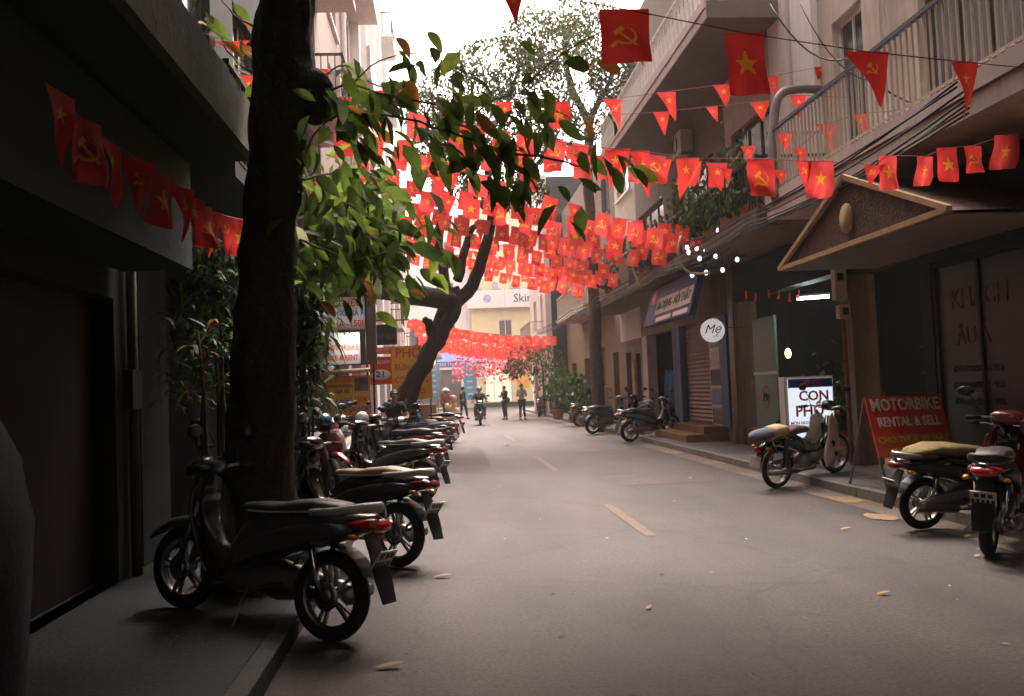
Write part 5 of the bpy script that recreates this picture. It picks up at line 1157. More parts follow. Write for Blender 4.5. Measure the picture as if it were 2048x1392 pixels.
    for s in (-1, 1):
        MB().tube([(.0, s*.085, -.05), (.04, s*.09, -.3), (.12, s*.085, -.51)], .024, 8).build('fork', k_blackg, st)
        m_ = MB().tube([(-.12, s*.2, .22), (-.08, s*.25, .36), (-.1, s*.3, .44)], .005, 6).loft([(-.085, s*.32, .48, .05, .04), (-.1, s*.32, .48, .06, .05), (-.11, s*.32, .48, .055, .045)], 12, 2).build('mirror', k_blackp, st)
        MB().ball((-.02, s*.16, .12), .033, 8).build('turn_signal', k_amber, st)
        MB().ball((-.9, s*.13, .62), .033, 8).build('turn_signal', k_amber, t)
    MB().loft([(-.2, 0, -.3, .03, .05), (-.1, 0, -.21, .06, .04), (.06, 0, -.175, .065, .035), (.22, 0, -.2, .06, .03), (.33, 0, -.27, .03, .02)], 12, 2.2).build('front_fender', k_blackg, st)
    MB().loft([(-.99, 0, .6, .04, .03), (-.97, 0, .6, .06, .04), (-.93, 0, .6, .06, .045)], 12, 2.4).build('tail_light', k_taillens, t)
    pl = MB().add([(-1.0, -.09, .52), (-1.0, .09, .52), (-1.04, .09, .38), (-1.04, -.09, .38), (-.99, -.09, .52), (-.99, .09, .52), (-1.03, .09, .38), (-1.03, -.09, .38)], [(0,1,2,3),(4,7,6,5),(0,4,5,1),(1,5,6,2),(2,6,7,3),(3,7,4,0)]).build('number_plate', k_plate, t)
    MB().tube([(-.05, .08, .26), (-.1, .24, .03)], .011, 6).tube([(-.1, .24, .03), (-.14, .26, .015)], .013, 6).build('side_stand', k_steel, t)
    MB().tube([(.02, -.2, .27), (.02, .2, .27)], .014, 8).build('foot_peg', k_rubber, t)
    return t
hc = H(26); pc = rear_at(1556, 976, hc, .6); pc.z = .06; PIT = -math.atan2(.122, 1.2); cub(pc, hc, 'old step-through motorbike with white leg shields in front of the white light box')
def rest(o, h, p, lean=.1): o.location = p; o.rotation_euler = (lean, PIT, h)
b = MB(); b.loft([(-1.08, 0, .76, .03, .04), (-1.02, 0, .79, .1, .07), (-.9, 0, .80, .13, .075), (-.76, 0, .80, .12, .07), (-.7, 0, .79, .08, .06)], 16, 2.3)
for i, v in enumerate(b.v): b.v[i] = tuple(Vector(v) + Vector((1, 1, 1))*.025*noise.noise(Vector(v)*11))
o = b.build('cloth_bundle', mat('slate_blue_cloth', (.12, .14, .2), .85, .25, 9, .4)); rest(o, hc, pc); tag(o, 'crumpled slate-blue cloth bundled on the rack of the white-shielded motorbike', 'bundle')
b = MB(); b.loft([(-.72, 0, .80, .11, .06), (-.68, 0, .81, .13, .08), (-.52, 0, .81, .13, .085), (-.44, 0, .80, .12, .07)], 16, 3)
o = b.build('cushion', mat('pale_yellow_cloth', (.55, .45, .26), .8, .12, 8, .2)); rest(o, hc, pc); tag(o, 'pale yellow folded cushion between the blue bundle and the brown seat', 'cushion')
# tall draped cover, cut by the left edge
b = MB(); b.smooth = True; vs = []; prof = [(.0, .45), (.25, .44), (.6, .47), (.95, .5), (1.2, .46), (1.42, .36), (1.58, .24), (1.68, .12), (1.71, 0)]; n = 36
for (z, r) in prof:
    for j in range(n):
        a = 2*pi*j/n; q = r*(1+.07*sin(a*5+z*2)*(1.2-z*.6)+.03*sin(a*11+z*5)); vs.append((q*cos(a)*1.0, q*sin(a)*1.5, z))
b.add(vs, [(i*n+j, i*n+(j+1) % n, (i+1)*n+(j+1) % n, (i+1)*n+j) for i in range(len(prof)-1) for j in range(n)])
o = b.build('rain_cover', k_tarp, loc=(-2.22, 3.75, .12)); o.rotation_euler = (0, 0, .1); tag(o, 'slate-blue cover draped over tall goods, cut by the left edge', 'cover')

# helmets left on seats and mirrors of the left row
for i, (x, y, Y, c, lab) in enumerate(((700, 862, 14.6, k_whitep, 'white helmet on a motorbike in the left cluster'), (724, 838, 16.3, k_silver, 'silver helmet beside the seated man'), (648, 846, 12.6, k_bluep, 'petrol-blue helmet among the left handlebars'))):
    p = at(x, y, Y); t = thing('helmet', lab, 'helmet', p, R.uniform(0, 6)); MB().lathe([(0, .14), (.06, .125), (.11, .07), (.125, 0), (.115, -.04), (.1, -.04)], n=20).build('shell', c, t); MB().loft([(.05, 0, -.0, .11, .012), (.13, 0, .0, .09, .012), (.18, 0, -.01, .05, .008)], 10).build('visor', k_blackp, t)

for x, y, h, lab in ROWC:
    lab = lab.replace('black motorbike next', 'pale-shielded step-through next').replace('graphite motorbike seventh', 'blue-shielded step-through seventh'); PIT = 0 if 'seventh' in lab else -.05
    q = rear_at(x, y, H(h), .6); q.z = .0 if not PIT else .03; cub(q, H(h), lab, .08, k_whitep if 'pale' in lab else k_bluep)
# ------------------------------------------------------------------ people: skin-modifier bodies from joints
def skinmesh(name, verts, edges, m, parent, root=0, sub=2):
    me = bpy.data.meshes.new(name); me.from_pydata([v[:3] for v in verts], edges, []); o = bpy.data.objects.new(name, me); COL.objects.link(o)
    sk = o.modifiers.new('s', 'SKIN'); sk.use_smooth_shade = True; ss = o.modifiers.new('b', 'SUBSURF'); ss.levels = sub; ss.render_levels = sub
    for i, v in enumerate(verts):
        r = v[3] if isinstance(v[3], (tuple, list)) else (v[3], v[3]); me.skin_vertices[0].data[i].radius = r; me.skin_vertices[0].data[i].use_root = (i == root)
    dg = bpy.context.evaluated_depsgraph_get(); dg.update(); out = bpy.data.meshes.new_from_object(o.evaluated_get(dg)); bpy.data.objects.remove(o)
    out.name = name; out.materials.clear(); out.materials.append(m); out.polygons.foreach_set('use_smooth', [True]*len(out.polygons))
    return link(name, out, parent)
def person(label, loc, rz, J, shirt, trousers, hair=None, sleeves='long', shoe=None, headyaw=0, lab_cat='person', bag=None, hat=None, scale=1.0):
    """J: joints dict (metres, x right, y back (facing -y), z up)"""
    t = thing('person', label, lab_cat, loc, rz); t.scale = (scale,)*3
    V = lambda k: Vector(J[k])
    body = []; ed = []
    def add(p, r, prev=None):
        body.append((*p, r))
        if prev is not None: ed.append((prev, len(body)-1))
        return len(body)-1
    pel = add(V('pelvis'), (.13, .1)); wa = add(V('waist'), (.125, .095), pel); ch = add(V('chest'), (.15, .105), wa); nk = add(V('neck'), .055, ch); hd0 = add(V('head') + Vector((0, 0, -.07)), .06, nk); hd1 = add(V('head'), (.075, .09), hd0); add(V('head')+Vector((0, 0, .08)), .062, hd1)
    for s in ('L', 'R'):
        sh = add(V('sh'+s), .062, ch); el = add(V('el'+s), .042, sh); wr = add(V('wr'+s), .026, el)
        d = (V('wr'+s)-V('el'+s)).normalized(); palm = add(V('wr'+s)+d*.06, (.038, .02), wr)
        side = d.cross(Vector((0, 0, 1)));
        if side.length < .3: side = Vector((1, 0, 0))
        side.normalize(); dn = d.cross(side).normalized()
        for k in range(4):
            b0 = V('wr'+s)+d*.09+side*(.027-.018*k); L_ = (.065, .075, .07, .055)[k]
            f1 = add(b0, .0095, palm); f2 = add(b0+d*L_*.55+dn*.012, .0085, f1); add(b0+d*L_*.85+dn*.035, .007, f2)
        th = add(V('wr'+s)+d*.04+side*(.042 if s == 'L' else -.042), .011, palm); add(V('wr'+s)+d*.085+side*(.058 if s == 'L' else -.058)+dn*.02, .009, th)
        hp = add(V('hip'+s), .085, pel); kn = add(V('kn'+s), .058, hp); an = add(V('an'+s), .038, kn); add(V('toe'+s), .03, an)
    skinmesh('body', body, ed, k_skin, t, 0, 1)
    # clothes
    c = [(*V('pelvis'), (.15, .12)), (*V('waist'), (.15, .118)), (*V('chest'), (.175, .128)), (*(V('neck')+Vector((0, 0, -.05))), .07)]; e = [(0, 1), (1, 2), (2, 3)]
    for s in ('L', 'R'):
        i = len(c); c.append((*V('sh'+s), .078)); e.append((2, i))
        if sleeves == 'long': c += [(*V('el'+s), .057), (*(V('el'+s).lerp(V('wr'+s), .93)), .038)]; e += [(i, i+1), (i+1, i+2)]
        else: c.append((*V('sh'+s).lerp(V('el'+s), .75), .062)); e.append((i, i+1))
    skinmesh('shirt', c, e, shirt, t, 0, 1)
    c = [(*(V('pelvis')+Vector((0, 0, .03))), (.145, .115))]; e = []
    for s in ('L', 'R'):
        i = len(c); c += [(*V('hip'+s), .102), (*V('kn'+s), .072), (*(V('kn'+s).lerp(V('an'+s), .93)), .055)]; e += [(0, i), (i, i+1), (i+1, i+2)]
    skinmesh('trousers', c, e, trousers, t, 0, 1)
    for s in ('L', 'R'):
        a, b_ = V('an'+s), V('toe'+s); d = (b_-a); d.z = 0; d.normalize(); y = math.atan2(d.y, d.x)
        m_ = MB(); m_.M = Matrix.Translation(Vector((a.x, a.y, min(a.z, b_.z)))) @ Matrix.Rotation(y, 4, 'Z'); m_.loft([(-.07, 0, -.02, .03, .035), (-.03, 0, 0, .04, .055), (.05, 0, -.015, .042, .04), (.13, 0, -.03, .042, .028), (.17, 0, -.035, .025, .018)], 10, 2.6); m_.build('shoe', shoe or k_blackp, t)
    H_ = V('head'); M_ = Matrix.Translation(H_) @ Matrix.Rotation(headyaw, 4, 'Z')
    b = MB(); b.M = M_; b.ball((0, .018, .045), .108, 14, (.86, .98, .95))
    b.v = [v for v in b.v]
    for i, v in enumerate(b.v):
        q = M_.inverted() @ Vector(v)
        if q.y < -.04: q.z = max(q.z, .07); b.v[i] = tuple(M_ @ q)
    b.build('hair', hair or k_hair, t)
    b = MB(); b.M = M_; b.loft([(-.012, -.095, -.01, .004, .02), (0, -.105, -.015, .01, .024), (.012, -.095, -.01, .004, .02)], 8); b.build('nose', k_skin, t)
    for sx_ in (-1, 1): b = MB(); b.M = M_; b.ball((sx_*.03, -.086, .015), .011, 8); b.build('eye', k_ink, t); b = MB(); b.M = M_; b.ball((sx_*.082, .0, -.005), .024, 8, (.4, .8, 1.2)); b.build('ear', k_skin, t)
    b = MB(); b.M = M_; b.box((-.022, -.091, -.052), (.022, -.083, -.044)); b.build('mouth', mat('lips', (.3, .1, .08), .6, .1, 9, 0), t)
    if hat == 'cone': b = MB(); b.M = M_; b.lathe([(0, .2), (.12, .12), (.24, .03), (.235, .025), (.11, .1), (0, .17)], n=24); b.build('conical_hat', mat('palm_straw', (.7, .62, .48), .8, .1, 9, .1), t)
    if hat == 'helmet': b = MB(); b.M = M_; b.lathe([(0, .175), (.07, .16), (.125, .09), (.138, .03), (.13, .0), (.12, .0)], n=20); b.build('helmet', k_tan, t)
    if hat == 'redcap': b = MB(); b.M = M_; b.lathe([(0, .165), (.07, .15), (.115, .09), (.12, .04)], n=18); b.box((-.07, -.19, .045), (.07, -.09, .055)); b.build('cap', k_signred, t)
    return t
k_tan = mat('tan_helmet', (.3, .17, .11), .4, .1, 6, 0, coat=.4)
STAND = dict(pelvis=(0, 0, .93), waist=(0, 0, 1.08), chest=(0, 0, 1.28), neck=(0, -.01, 1.44), head=(0, -.03, 1.56), shL=(.18, 0, 1.38), shR=(-.18, 0, 1.38), elL=(.23, .02, 1.1), elR=(-.23, .02, 1.1),
             wrL=(.22, -.08, .87), wrR=(-.22, -.08, .87), hipL=(.09, 0, .88), hipR=(-.09, 0, .88), knL=(.1, -.02, .48), knR=(-.1, -.02, .48), anL=(.1, .02, .08), anR=(-.1, .02, .08), toeL=(.11, -.12, .03), toeR=(-.11, -.12, .03))
def J(**k): d = dict(STAND); d.update(k); return d
k_blackc = mat('black_clothes', (.018, .018, .02), .85, .2, 6, .2); k_jean = mat('dark_jeans', (.03, .04, .07), .85, .2, 6, .2); k_shirtw = mat('pale_shirt', (.55, .52, .52), .8, .08, 6, .1); k_khaki = mat('grey_trousers', (.06, .07, .085), .85, .2, 6, .2)
g = gnd(1045, 839); ps_ = person('man in a pale shirt with a chest strap standing right of the rider', (g.x, g.y, 0), radians(20), J(elR=(-.25, .0, 1.12), wrR=(-.14, -.2, 1.18), elL=(.26, .0, 1.12), wrL=(.02, -.25, 1.12), hipL=(.1, 0, .88), anL=(.16, .03, .08), toeL=(.2, -.11, .03)), k_shirtw, k_jean, sleeves='short')
MB().tube([(.13, -.1, 1.42), (.0, -.15, 1.25), (-.15, -.13, 1.05)], .018, 6).build('strap', k_blackc, ps_)
g = gnd(1011, 839); ps_ = person('woman in black standing in the road beside the man in a pale shirt', (g.x, g.y, 0), radians(-60), J(elR=(-.2, -.1, 1.12), wrR=(-.12, -.28, 1.2), elL=(.22, -.05, 1.1), wrL=(.08, -.25, 1.16)), k_blackc, k_blackc, scale=.97)
MB().ball((.2, .05, .98), .13, 10, (.6, 1, 1.1)).build('shoulder_bag', k_blackc, ps_)
g = gnd(927, 838); person('person in dark clothes and pale cap walking beside the light-blue banner', (g.x, g.y, 0), radians(120), J(anL=(.1, .2, .1), toeL=(.11, .06, .03), anR=(-.1, -.18, .08), toeR=(-.11, -.32, .03), knR=(-.1, -.14, .48), knL=(.1, .04, .48)), k_blackc, k_blackc, sleeves='long')
g = gnd(893, 846); ps_ = person('street vendor in a conical hat with a bundle of balloons', (g.x, g.y, 0), radians(150), J(elR=(-.24, -.05, 1.1), wrR=(-.15, -.28, 1.05)), mat('red_shirt', (.35, .05, .05), .8, .2, 6, .1), k_blackc, hat='cone', scale=.95)
b = MB(); bl = [mat('balloon_yellow', (.75, .55, .12), .35, .1, 4, 0, ptr=.3), mat('balloon_pink', (.7, .3, .25), .35, .1, 4, 0, ptr=.3), mat('balloon_peach', (.75, .45, .25), .35, .1, 4, 0, ptr=.3)]
for i in range(9):
    p = at(R.uniform(893, 917), R.uniform(792, 826), g.y-.6); t = thing('balloon', 'small pastel balloon in the bunch by the conical hat vendor', 'balloon', p, 0, 'balloons of the street vendor'); MB().ball((0, 0, 0), .13, 10, (1, 1, 1.2)).build('skin', bl[i % 3], t); MB().tube([(0, 0, -.15), (.02, 0, -.4)], .004, 4).build('string', k_pwhite, t)
# rider on the moving motorbike
SIT = dict(pelvis=(0, .2, .84), waist=(0, .2, .98), chest=(0, .14, 1.2), neck=(0, .1, 1.36), head=(0, .06, 1.48), shL=(.18, .13, 1.3), shR=(-.18, .13, 1.3), elL=(.3, -.05, 1.1), elR=(-.3, -.05, 1.1), wrL=(.3, -.27, 1.02), wrR=(-.3, -.27, 1.02),
           hipL=(.1, .16, .82), hipR=(-.1, .16, .82), knL=(.2, -.22, .74), knR=(-.2, -.22, .74), anL=(.2, -.12, .32), anR=(-.2, -.12, .32), toeL=(.21, -.26, .29), toeR=(-.21, -.26, .29))
person('rider in black with a tan helmet on the motorbike coming towards the camera', (rid.location.x, rid.location.y, 0), radians(-1), SIT, k_blackc, k_blackc, hat='helmet')
# man with a phone sitting on a parked motorbike at the left
Jm = dict(SIT); Jm.update(elL=(.27, .0, 1.03), wrL=(.08, -.22, 1.0), elR=(-.27, .0, 1.03), wrR=(-.08, -.22, 1.0), head=(0, .0, 1.46), knL=(.24, -.2, .7), knR=(-.24, -.2, .7), anL=(.3, -.1, .12), anR=(-.3, -.1, .12), toeL=(.31, -.24, .05), toeR=(-.31, -.24, .05))
c = at(790, 820, 18.6); mp = person('man in a dark t-shirt looking at a phone, seated under the number 21 sign', (c.x, 18.6, .0), radians(12), Jm, k_blackc, k_blackc, sleeves='short')
MB().box((-.04, -.33, .98), (.04, -.32, 1.12)).build('phone', k_blackp, mp)
scooter((c.x+.05, 18.65, 0), radians(-80), 'dark scooter under the seated man with the phone', k_blackg, k_seat, k_greyg, .03, steer=.2, rail=k_blackp)
hz = MB().box((-42, -15, -1.2), (38, 84, 26)).build('haze', None if 0 else k_dark); tag(hz, 'faint street haze', None, None, 'stuff')
m = bpy.data.materials.new('haze'); m.use_nodes = True; n = m.node_tree; n.nodes.clear(); vo = n.nodes.new('ShaderNodeVolumePrincipled'); vo.inputs['Density'].default_value = .001; vo.inputs['Color'].default_value = (.95, .93, .92, 1); vo.inputs['Anisotropy'].default_value = .45
oo = n.nodes.new('ShaderNodeOutputMaterial'); n.links.new(vo.outputs[0], oo.inputs['Volume']); hz.data.materials[0] = m
# ------------------------------------------------------------------ signs and goods on the left
def flatsign(name, label, px0, px1, py0, py1, Y, m, yaw=0, th=.06, frame=None, cat='sign'):
    a = at(px0, py1, Y); b_ = at(px1, py0, Y); w = b_.x-a.x; h = b_.z-a.z
    t = thing(name, label, cat, ((a.x+b_.x)/2, Y, (a.z+b_.z)/2), yaw)
    MB().box((-w/2, 0, -h/2), (w/2, th, h/2)).build('board', m, t)
    if frame:
        for q in (((-w/2, -.012, -h/2), (w/2, -.001, -h/2+.03)), ((-w/2, -.012, h/2-.03), (w/2, -.001, h/2)), ((-w/2, -.012, -h/2+.032), (-w/2+.03, -.001, h/2-.032)), ((w/2-.03, -.012, -h/2+.032), (w/2, -.001, h/2-.032))):
            MB().box(*q).build('edge', frame, t)
    return t, w, h
t, w, h = flatsign('signboard', 'white room-rent sign with red and blue lettering, topmost beside the hanging plant', 652, 728, 593, 661, 20, k_signwhite, frame=k_ac)
text('TRIỆU', .2, k_pred, t, (.1, -.006, h*.3), bold=.008); text('PHÒNG GIÁ RẺ', .19, k_pblue, t, (.02, -.006, 0), bold=.008, sx=.72); text('NHÀ -150K', .21, k_pred, t, (.03, -.006, -h*.32), bold=.008, sx=.85)
MB().tube([(0, .03, h/2), (0, .03, h/2+.5)], .015, 6).tube([(-.35, .03, h/2), (-.35, .03, h/2+.5)], .015, 6).build('hanger', k_rail, t)
t, w, h = flatsign('signboard', 'pinkish-white motorbike rent sign under the lit bulbs', 650, 719, 664, 730, 19.6, k_pinkwhite, frame=k_ac)
text('MOTORBIKE', .17, k_pred, t, (0, -.006, h*.02), bold=.008, sx=.75); text('BIKE & RENT', .16, k_pred, t, (0, -.006, -h*.3), bold=.008, sx=.75)
for i, (x, y) in enumerate(((689, 675), (699, 671), (708, 679), (686, 684))):
    p = at(x, y, 19.3); l_ = thing('lit_bulb', ('lit bulb at the left above the motorbike rent sign', 'lit bulb at the middle above the motorbike rent sign', 'brightest lit bulb at the right above the motorbike rent sign', 'small lit bulb just below the left one')[i], 'lamp', p)
    MB().ball((0, 0, 0), .035 + .02*(i == 2), 8).build('glass', k_bulb, l_); MB().tube([(0, 0, .04), (0, .1, .1)], .015, 6).build('socket', k_rail, l_)
for i, (x, y) in enumerate(((637, 540), (622, 560))):
    p = at(x, y, 12 + i); l_ = thing('lamp', ('bright white lamp among the leaves above the signs', 'white lamp shade lit between leaves left of the bright lamp')[i], 'lamp', p)
    MB().ball((0, 0, 0), .035, 8, (1, 1, 2.2 - i)).build('glass', k_bulb, l_); MB().tube([(0, 0, .08), (0, 0, .3)], .01, 6).build('cord', k_cable, l_)
t, w, h = flatsign('banner_sign', 'yellow laundry price sign with a photo corner above the parked bikes', 655, 740, 750, 832, 18.4, k_signyellow, frame=k_signorange)
MB().box((.12, -.008, .08), (w/2-.04, -.001, h/2-.04)).build('photo_panel', mat('photo_brown', (.16, .12, .1), .5, .8, 6, 0), t)
text('VÀ DU LỊCH', .12, k_pred, t, (-.18, -.006, h*.38), bold=.006, sx=.7); text('PHÒNG THƯỜNG', .08, k_ink, t, (-.18, -.006, h*.24), bold=.003, sx=.8); text('GIÁ RẺ', .09, k_ink, t, (-.12, -.006, h*.1), bold=.004)
text('NHÀ NGHỈ:', .13, k_pblue, t, (-.16, -.006, -h*.13), bold=.006, sx=.7); text('150K', .17, k_pred, t, (.24, -.006, -h*.12), bold=.01, sx=.8); text('GIẶT LÀ - LAUNDRY', .145, k_pblue, t, (0, -.006, -h*.36), bold=.009, sx=.68)
for s in (-.35, .35): MB().box((s-.02, .07, -h/2-.95), (s+.02, .11, h/2)).build('post', k_rail, t)
c = at(695, 743, 18.3); o = tag(MB().tube([(c.x-.6, 18.3, c.z-.02), (c.x+.45, 18.3, c.z+.02)], .045, 8).build('rolled_awning', k_cream_paint), 'pale rolled awning bar above the yellow laundry sign', 'awning')
b = MB().box((-2.6, 18.55, .12), (-1.35, 18.75, 1.1)); tag(b.build('low_wall', mat('grey_render', (.2, .18, .16), .8, .15, 3, .2)), 'low grey rendered wall under the yellow laundry sign', 'wall')
tag(MB().box((-2.64, 20.6, 2.2), (-1.5, 20.8, 4.4)).build('shop_partition', k_brownwall), 'brown partition behind the white and pink signs', 'wall')
t, w, h = flatsign('signboard', 'black restaurant sign with faint lettering DINNER, left of the leaning tree', 737, 793, 648, 691, 22, mat('sign_black', (.015, .02, .018), .5, .1, 5, 0), frame=k_rail)
text('DINNER', .2, mat('print_grey', (.13, .13, .12), .6, .1, 9, 0), t, (0, -.006, -.04), sx=.85)
MB().tube([(-w/2-.15, .03, h/2+.1), (w/2+.3, .03, h/2+.1)], .02, 6).build('bracket', k_rail, t)
t, w, h = flatsign('signboard', 'small white plate high above the black restaurant sign', 750, 784, 628, 646, 22.5, k_signwhite)
text('QUÁN 24', .11, k_ink, t, (0, -.006, 0), sx=.8)
t, w, h = flatsign('signboard', 'orange strip sign with white letters above the number 21', 739, 783, 694, 709, 22, k_signorange)
text('BÁN XE MÁY', .1, k_pwhite, t, (0, -.006, .03), bold=.004, sx=.75); text('THUÊ - SỬA', .07, k_pyellow, t, (0, -.006, -.05), bold=.003)
t, w, h = flatsign('signboard', 'red guesthouse sign with number 21 in a white oval', 740, 783, 713, 770, 21.8, k_signred, frame=k_signorange)
text('HÙNG NGHI', .13, k_pwhite, t, (0, -.006, h*.31), bold=.006, sx=.62)
ov = MB().lathe([(0, -.008), (.2, -.007), (.21, -.002)], (0, 0, 0), 'Y', 24).build('white_oval', k_pwhite, t, (0, 0, -.1)); ov.scale = (1.1, 1, .62)
text('21', .2, k_pblue, t, (0, -.011, -.09), bold=.012, sx=1.2)
t, w, h = flatsign('banner_sign', 'large yellow noodle banner with red letters behind the leaning trunk', 784, 862, 690, 800, 25, k_signyellow, frame=k_goldtrim)
text('PHỞ', .36, k_pred, t, (-.08, -.006, h*.36), bold=.012); text('BÚN CHẢ', .26, k_pred, t, (0, -.006, h*.1), bold=.01, sx=.8); text('CƠM RANG', .24, k_pred, t, (0, -.006, -h*.14), bold=.008, sx=.72); text('PHỞ XÀO', .22, k_pred, t, (0, -.006, -h*.36), bold=.008, sx=.75)
for s in (-.5, .5): MB().box((s-.02, .07, -h/2-1.2), (s+.02, .11, h/2)).build('post', k_rail, t)
# dark poles between the signs
for x, Y, lab in ((733, 19.2, 'thin dark pole right of the white signs'), (745, 21.5, 'thin dark pole left of the number 21 sign')):
    p = at(x, 700, Y); tag(MB().tube([(p.x, Y, .12), (p.x+.02, Y, 4.3)], .025, 8).build('pole', k_rail), lab, 'pole')
# end of the street: blue awning, light-blue banners
p = at(880, 724, 66); q = at(965, 724, 66)
t = thing('shop_awning', 'blue awning over the grey shop at the left of the street end', 'awning', (p.x-.3, 66, p.z))
wd = q.x-p.x+.6
MB().add([(0, 0, 0), (wd, 0, 0), (wd, 2.0, 1.25), (0, 2.0, 1.25), (0, 0, -.05), (wd, 0, -.05), (wd, 2.0, 1.2), (0, 2.0, 1.2)], [(0,1,2,3),(4,7,6,5),(1,5,6,2),(2,6,7,3),(3,7,4,0)]).build('canvas', k_awning, t)
MB().box((0, -.03, -.42), (wd, -.004, 0)).build('valance', k_awning, t)
text('CHO THUÊ XE MÁY', .3, k_pwhite, t, (wd*.38, -.034, -.2), bold=.01)
for lab, x0, x1, y0, y1, Y in (('light-blue feather banner left of the grey shop, behind the leaning tree', 856, 878, 730, 795, 58), ('light-blue vertical banner right of the grey shop entrance', 929, 951, 726, 800, 62)):
    t, w, h = flatsign('banner', lab, x0, x1, y0, y1, Y, k_banner, th=.03, cat='banner')
    for k in range(5): MB().box((-w*.25, -.005, h*.32-k*h*.17), (w*.2, -.001, h*.32-k*h*.17+.12)).build('print_line', k_pwhite, t)
    MB().lathe([(.14, -.004), (.17, -.006), (.2, -.004)], (0, 0, h*.42), 'Y', 14).build('logo_ring', k_pwhite, t)
    MB().tube([(w/2+.03, .015, -h/2-.6), (w/2+.03, .015, h/2+.1)], .02, 6).build('pole', k_steel, t)
t, w, h = flatsign('signboard', 'small pale blue sign hanging over the clinic shop', 957, 971, 729, 747, 70, mat('sky_blue_sign', (.5, .68, .78), .5, .1, 5, 0))
MB().box((-w*.25, -.004, -h*.2), (w*.25, -.001, h*.2)).build('print_block', k_banner, t)
t, w, h = flatsign('signboard', 'small white sign with dark blue mark over the yellow panel', 1034, 1046, 732, 744, 70, k_signwhite)
MB().box((-w*.25, -.004, -h*.3), (w*.25, -.001, h*.3)).build('print_block', k_pblue, t)
lt = thing('street_lantern', 'pale conical lantern on a thin post at the left end of the blue awning', 'lamp', at(873, 712, 50)); MB().lathe([(.05, .35), (.35, -.15), (.3, -.2), (0, -.15)], n=12).build('lamp_shade', k_ac, lt); zz = at(873, 712, 50).z; MB().tube([(0, 0, -zz), (0, 0, .3)], .03, 6).build('post', k_goldtrim, lt)
# ------------------------------------------------------------------ right-hand signs
sb = thing('signboard', 'big dark-blue shop signboard tilted out over the shutter shop', 'sign', (5.18, 22.2, 3.4), rot=(radians(-16), 0, -pi/2))
MB().box((0, 0, -.5), (4.2, .12, .45)).build('board', k_bluedk, sb)
MB().box((.95, -.012, -.28), (4.1, -.001, .12)).build('white_panel', mat('grimy_white_panel', (.45, .4, .36), .6, .25, 9, 0), sb)
text('GIA DỤNG - NỘI THẤT', .27, mat('faded_dark_print', (.06, .05, .045), .7, .2, 9, 0), sb, (2.5, -.016, -.08), bold=.01, sx=1.05)
MB().box((.3, -.012, .02), (.75, -.001, .38)).build('red_badge', k_signred, sb); text('A', .3, k_pwhite, sb, (.52, -.016, .2), bold=.02)
MB().box((1.2, -.012, -.46), (2.6, -.001, -.36)).build('small_print_strip', k_pinkwhite, sb); MB().box((2.8, -.012, -.46), (4.0, -.001, -.36)).build('small_print_strip', k_pinkwhite, sb)
MB().box((-.03, -.02, .452), (4.23, .14, .5)).build('top_trim', k_rail, sb)
p = at(1425, 661, 18.7); t = thing('round_sign', 'round white cafe sign lettered Mẹ projecting beside the shutter', 'sign', p, radians(-8))
MB().lathe([(0, -.06), (.235, -.06), (.25, -.045), (.25, .045), (.235, .06), (0, .06)], axis='Y', n=36).build('disc', mat('round_sign_face', (.78, .75, .74), .45, .04, 5, 0, emit=(1, .93, .95), est=.07), t)
text('Mẹ', .26, k_ink, t, (-.01, -.064, .02), shear=.35); text('c a f e', .05, k_ink, t, (.05, -.064, -.13), bold=.002)
MB().tube([(.24, 0, .05), (6.38-p.x, .1, .05)], .012, 6).build('bracket', k_rail, t)
# light box
p = at(1619, 830, 14.0); t = thing('light_box_sign', 'lit white light-box sign with red letters CON PHO behind the old motorbike', 'sign', (p.x, 13.95, .12), radians(3))
MB().box((-.42, 0, .3), (.4, .2, 1.42)).build('casing', k_signwhite, t); MB().box((-.36, -.012, .34), (.38, -.001, 1.38)).build('face', k_lightbox, t)
MB().box((-.36, -.018, 1.24), (.38, -.0125, 1.38)).build('blue_header', k_pblue, t); text('MỞ 1:00', .1, k_pred, t, (.03, -.024, 1.3), bold=.006)
text('CON', .22, k_pred, t, (.06, -.018, 1.1), bold=.014); text('PHỐ', .24, k_pred, t, (-.02, -.018, .86), bold=.014); text('MÓN NGON - NHÀ LÀM', .07, k_pred, t, (0, -.018, .68), bold=.003, sx=.9); text('TRÀ SỮA - CÀ PHÊ', .07, k_pred, t, (0, -.018, .59), bold=.003, sx=.9)
MB().box((-.36, -.018, .34), (.38, -.0125, .45)).build('blue_footer', k_banner, t); text('MANG VỀ', .07, k_pblue, t, (.1, -.022, .51), bold=.003)
for s in (-.35, .33): MB().box((s-.03, .02, 0), (s+.03, .18, .3)).build('leg', k_rail, t)
# A-frame
p = at(1838, 840, 11.6); t = thing('a_frame_sign', 'red A-frame motorbike rental sign in white letters by the right doorway', 'sign', (5.72, 10.95, .12), radians(3))
fr = bpy.data.objects.new('front_frame', None); COL.objects.link(fr); fr.parent = t; fr.location = (0, -.45, 0); fr.rotation_euler = (radians(-20), 0, 0)
bd = MB().box((-.5, 0, .42), (.5, .03, 1.2)).build('board', k_signred, fr); MB().box((-.5, -.006, .42), (.5, -.001, .7)).build('orange_band', k_signorange, fr)
text('MOTORBIKE', .22, k_pwhite, fr, (0, -.008, 1.08), bold=.012, sx=.74); text('RENTAL & SELL', .17, k_pwhite, fr, (0, -.008, .86), bold=.01, sx=.72); text('CHO THUÊ XE MÁY', .11, k_pyellow, fr, (0, -.012, .63), bold=.006, sx=.95); text('BÁN XE - SỬA XE', .08, k_pyellow, fr, (0, -.012, .5), bold=.005, sx=.9)
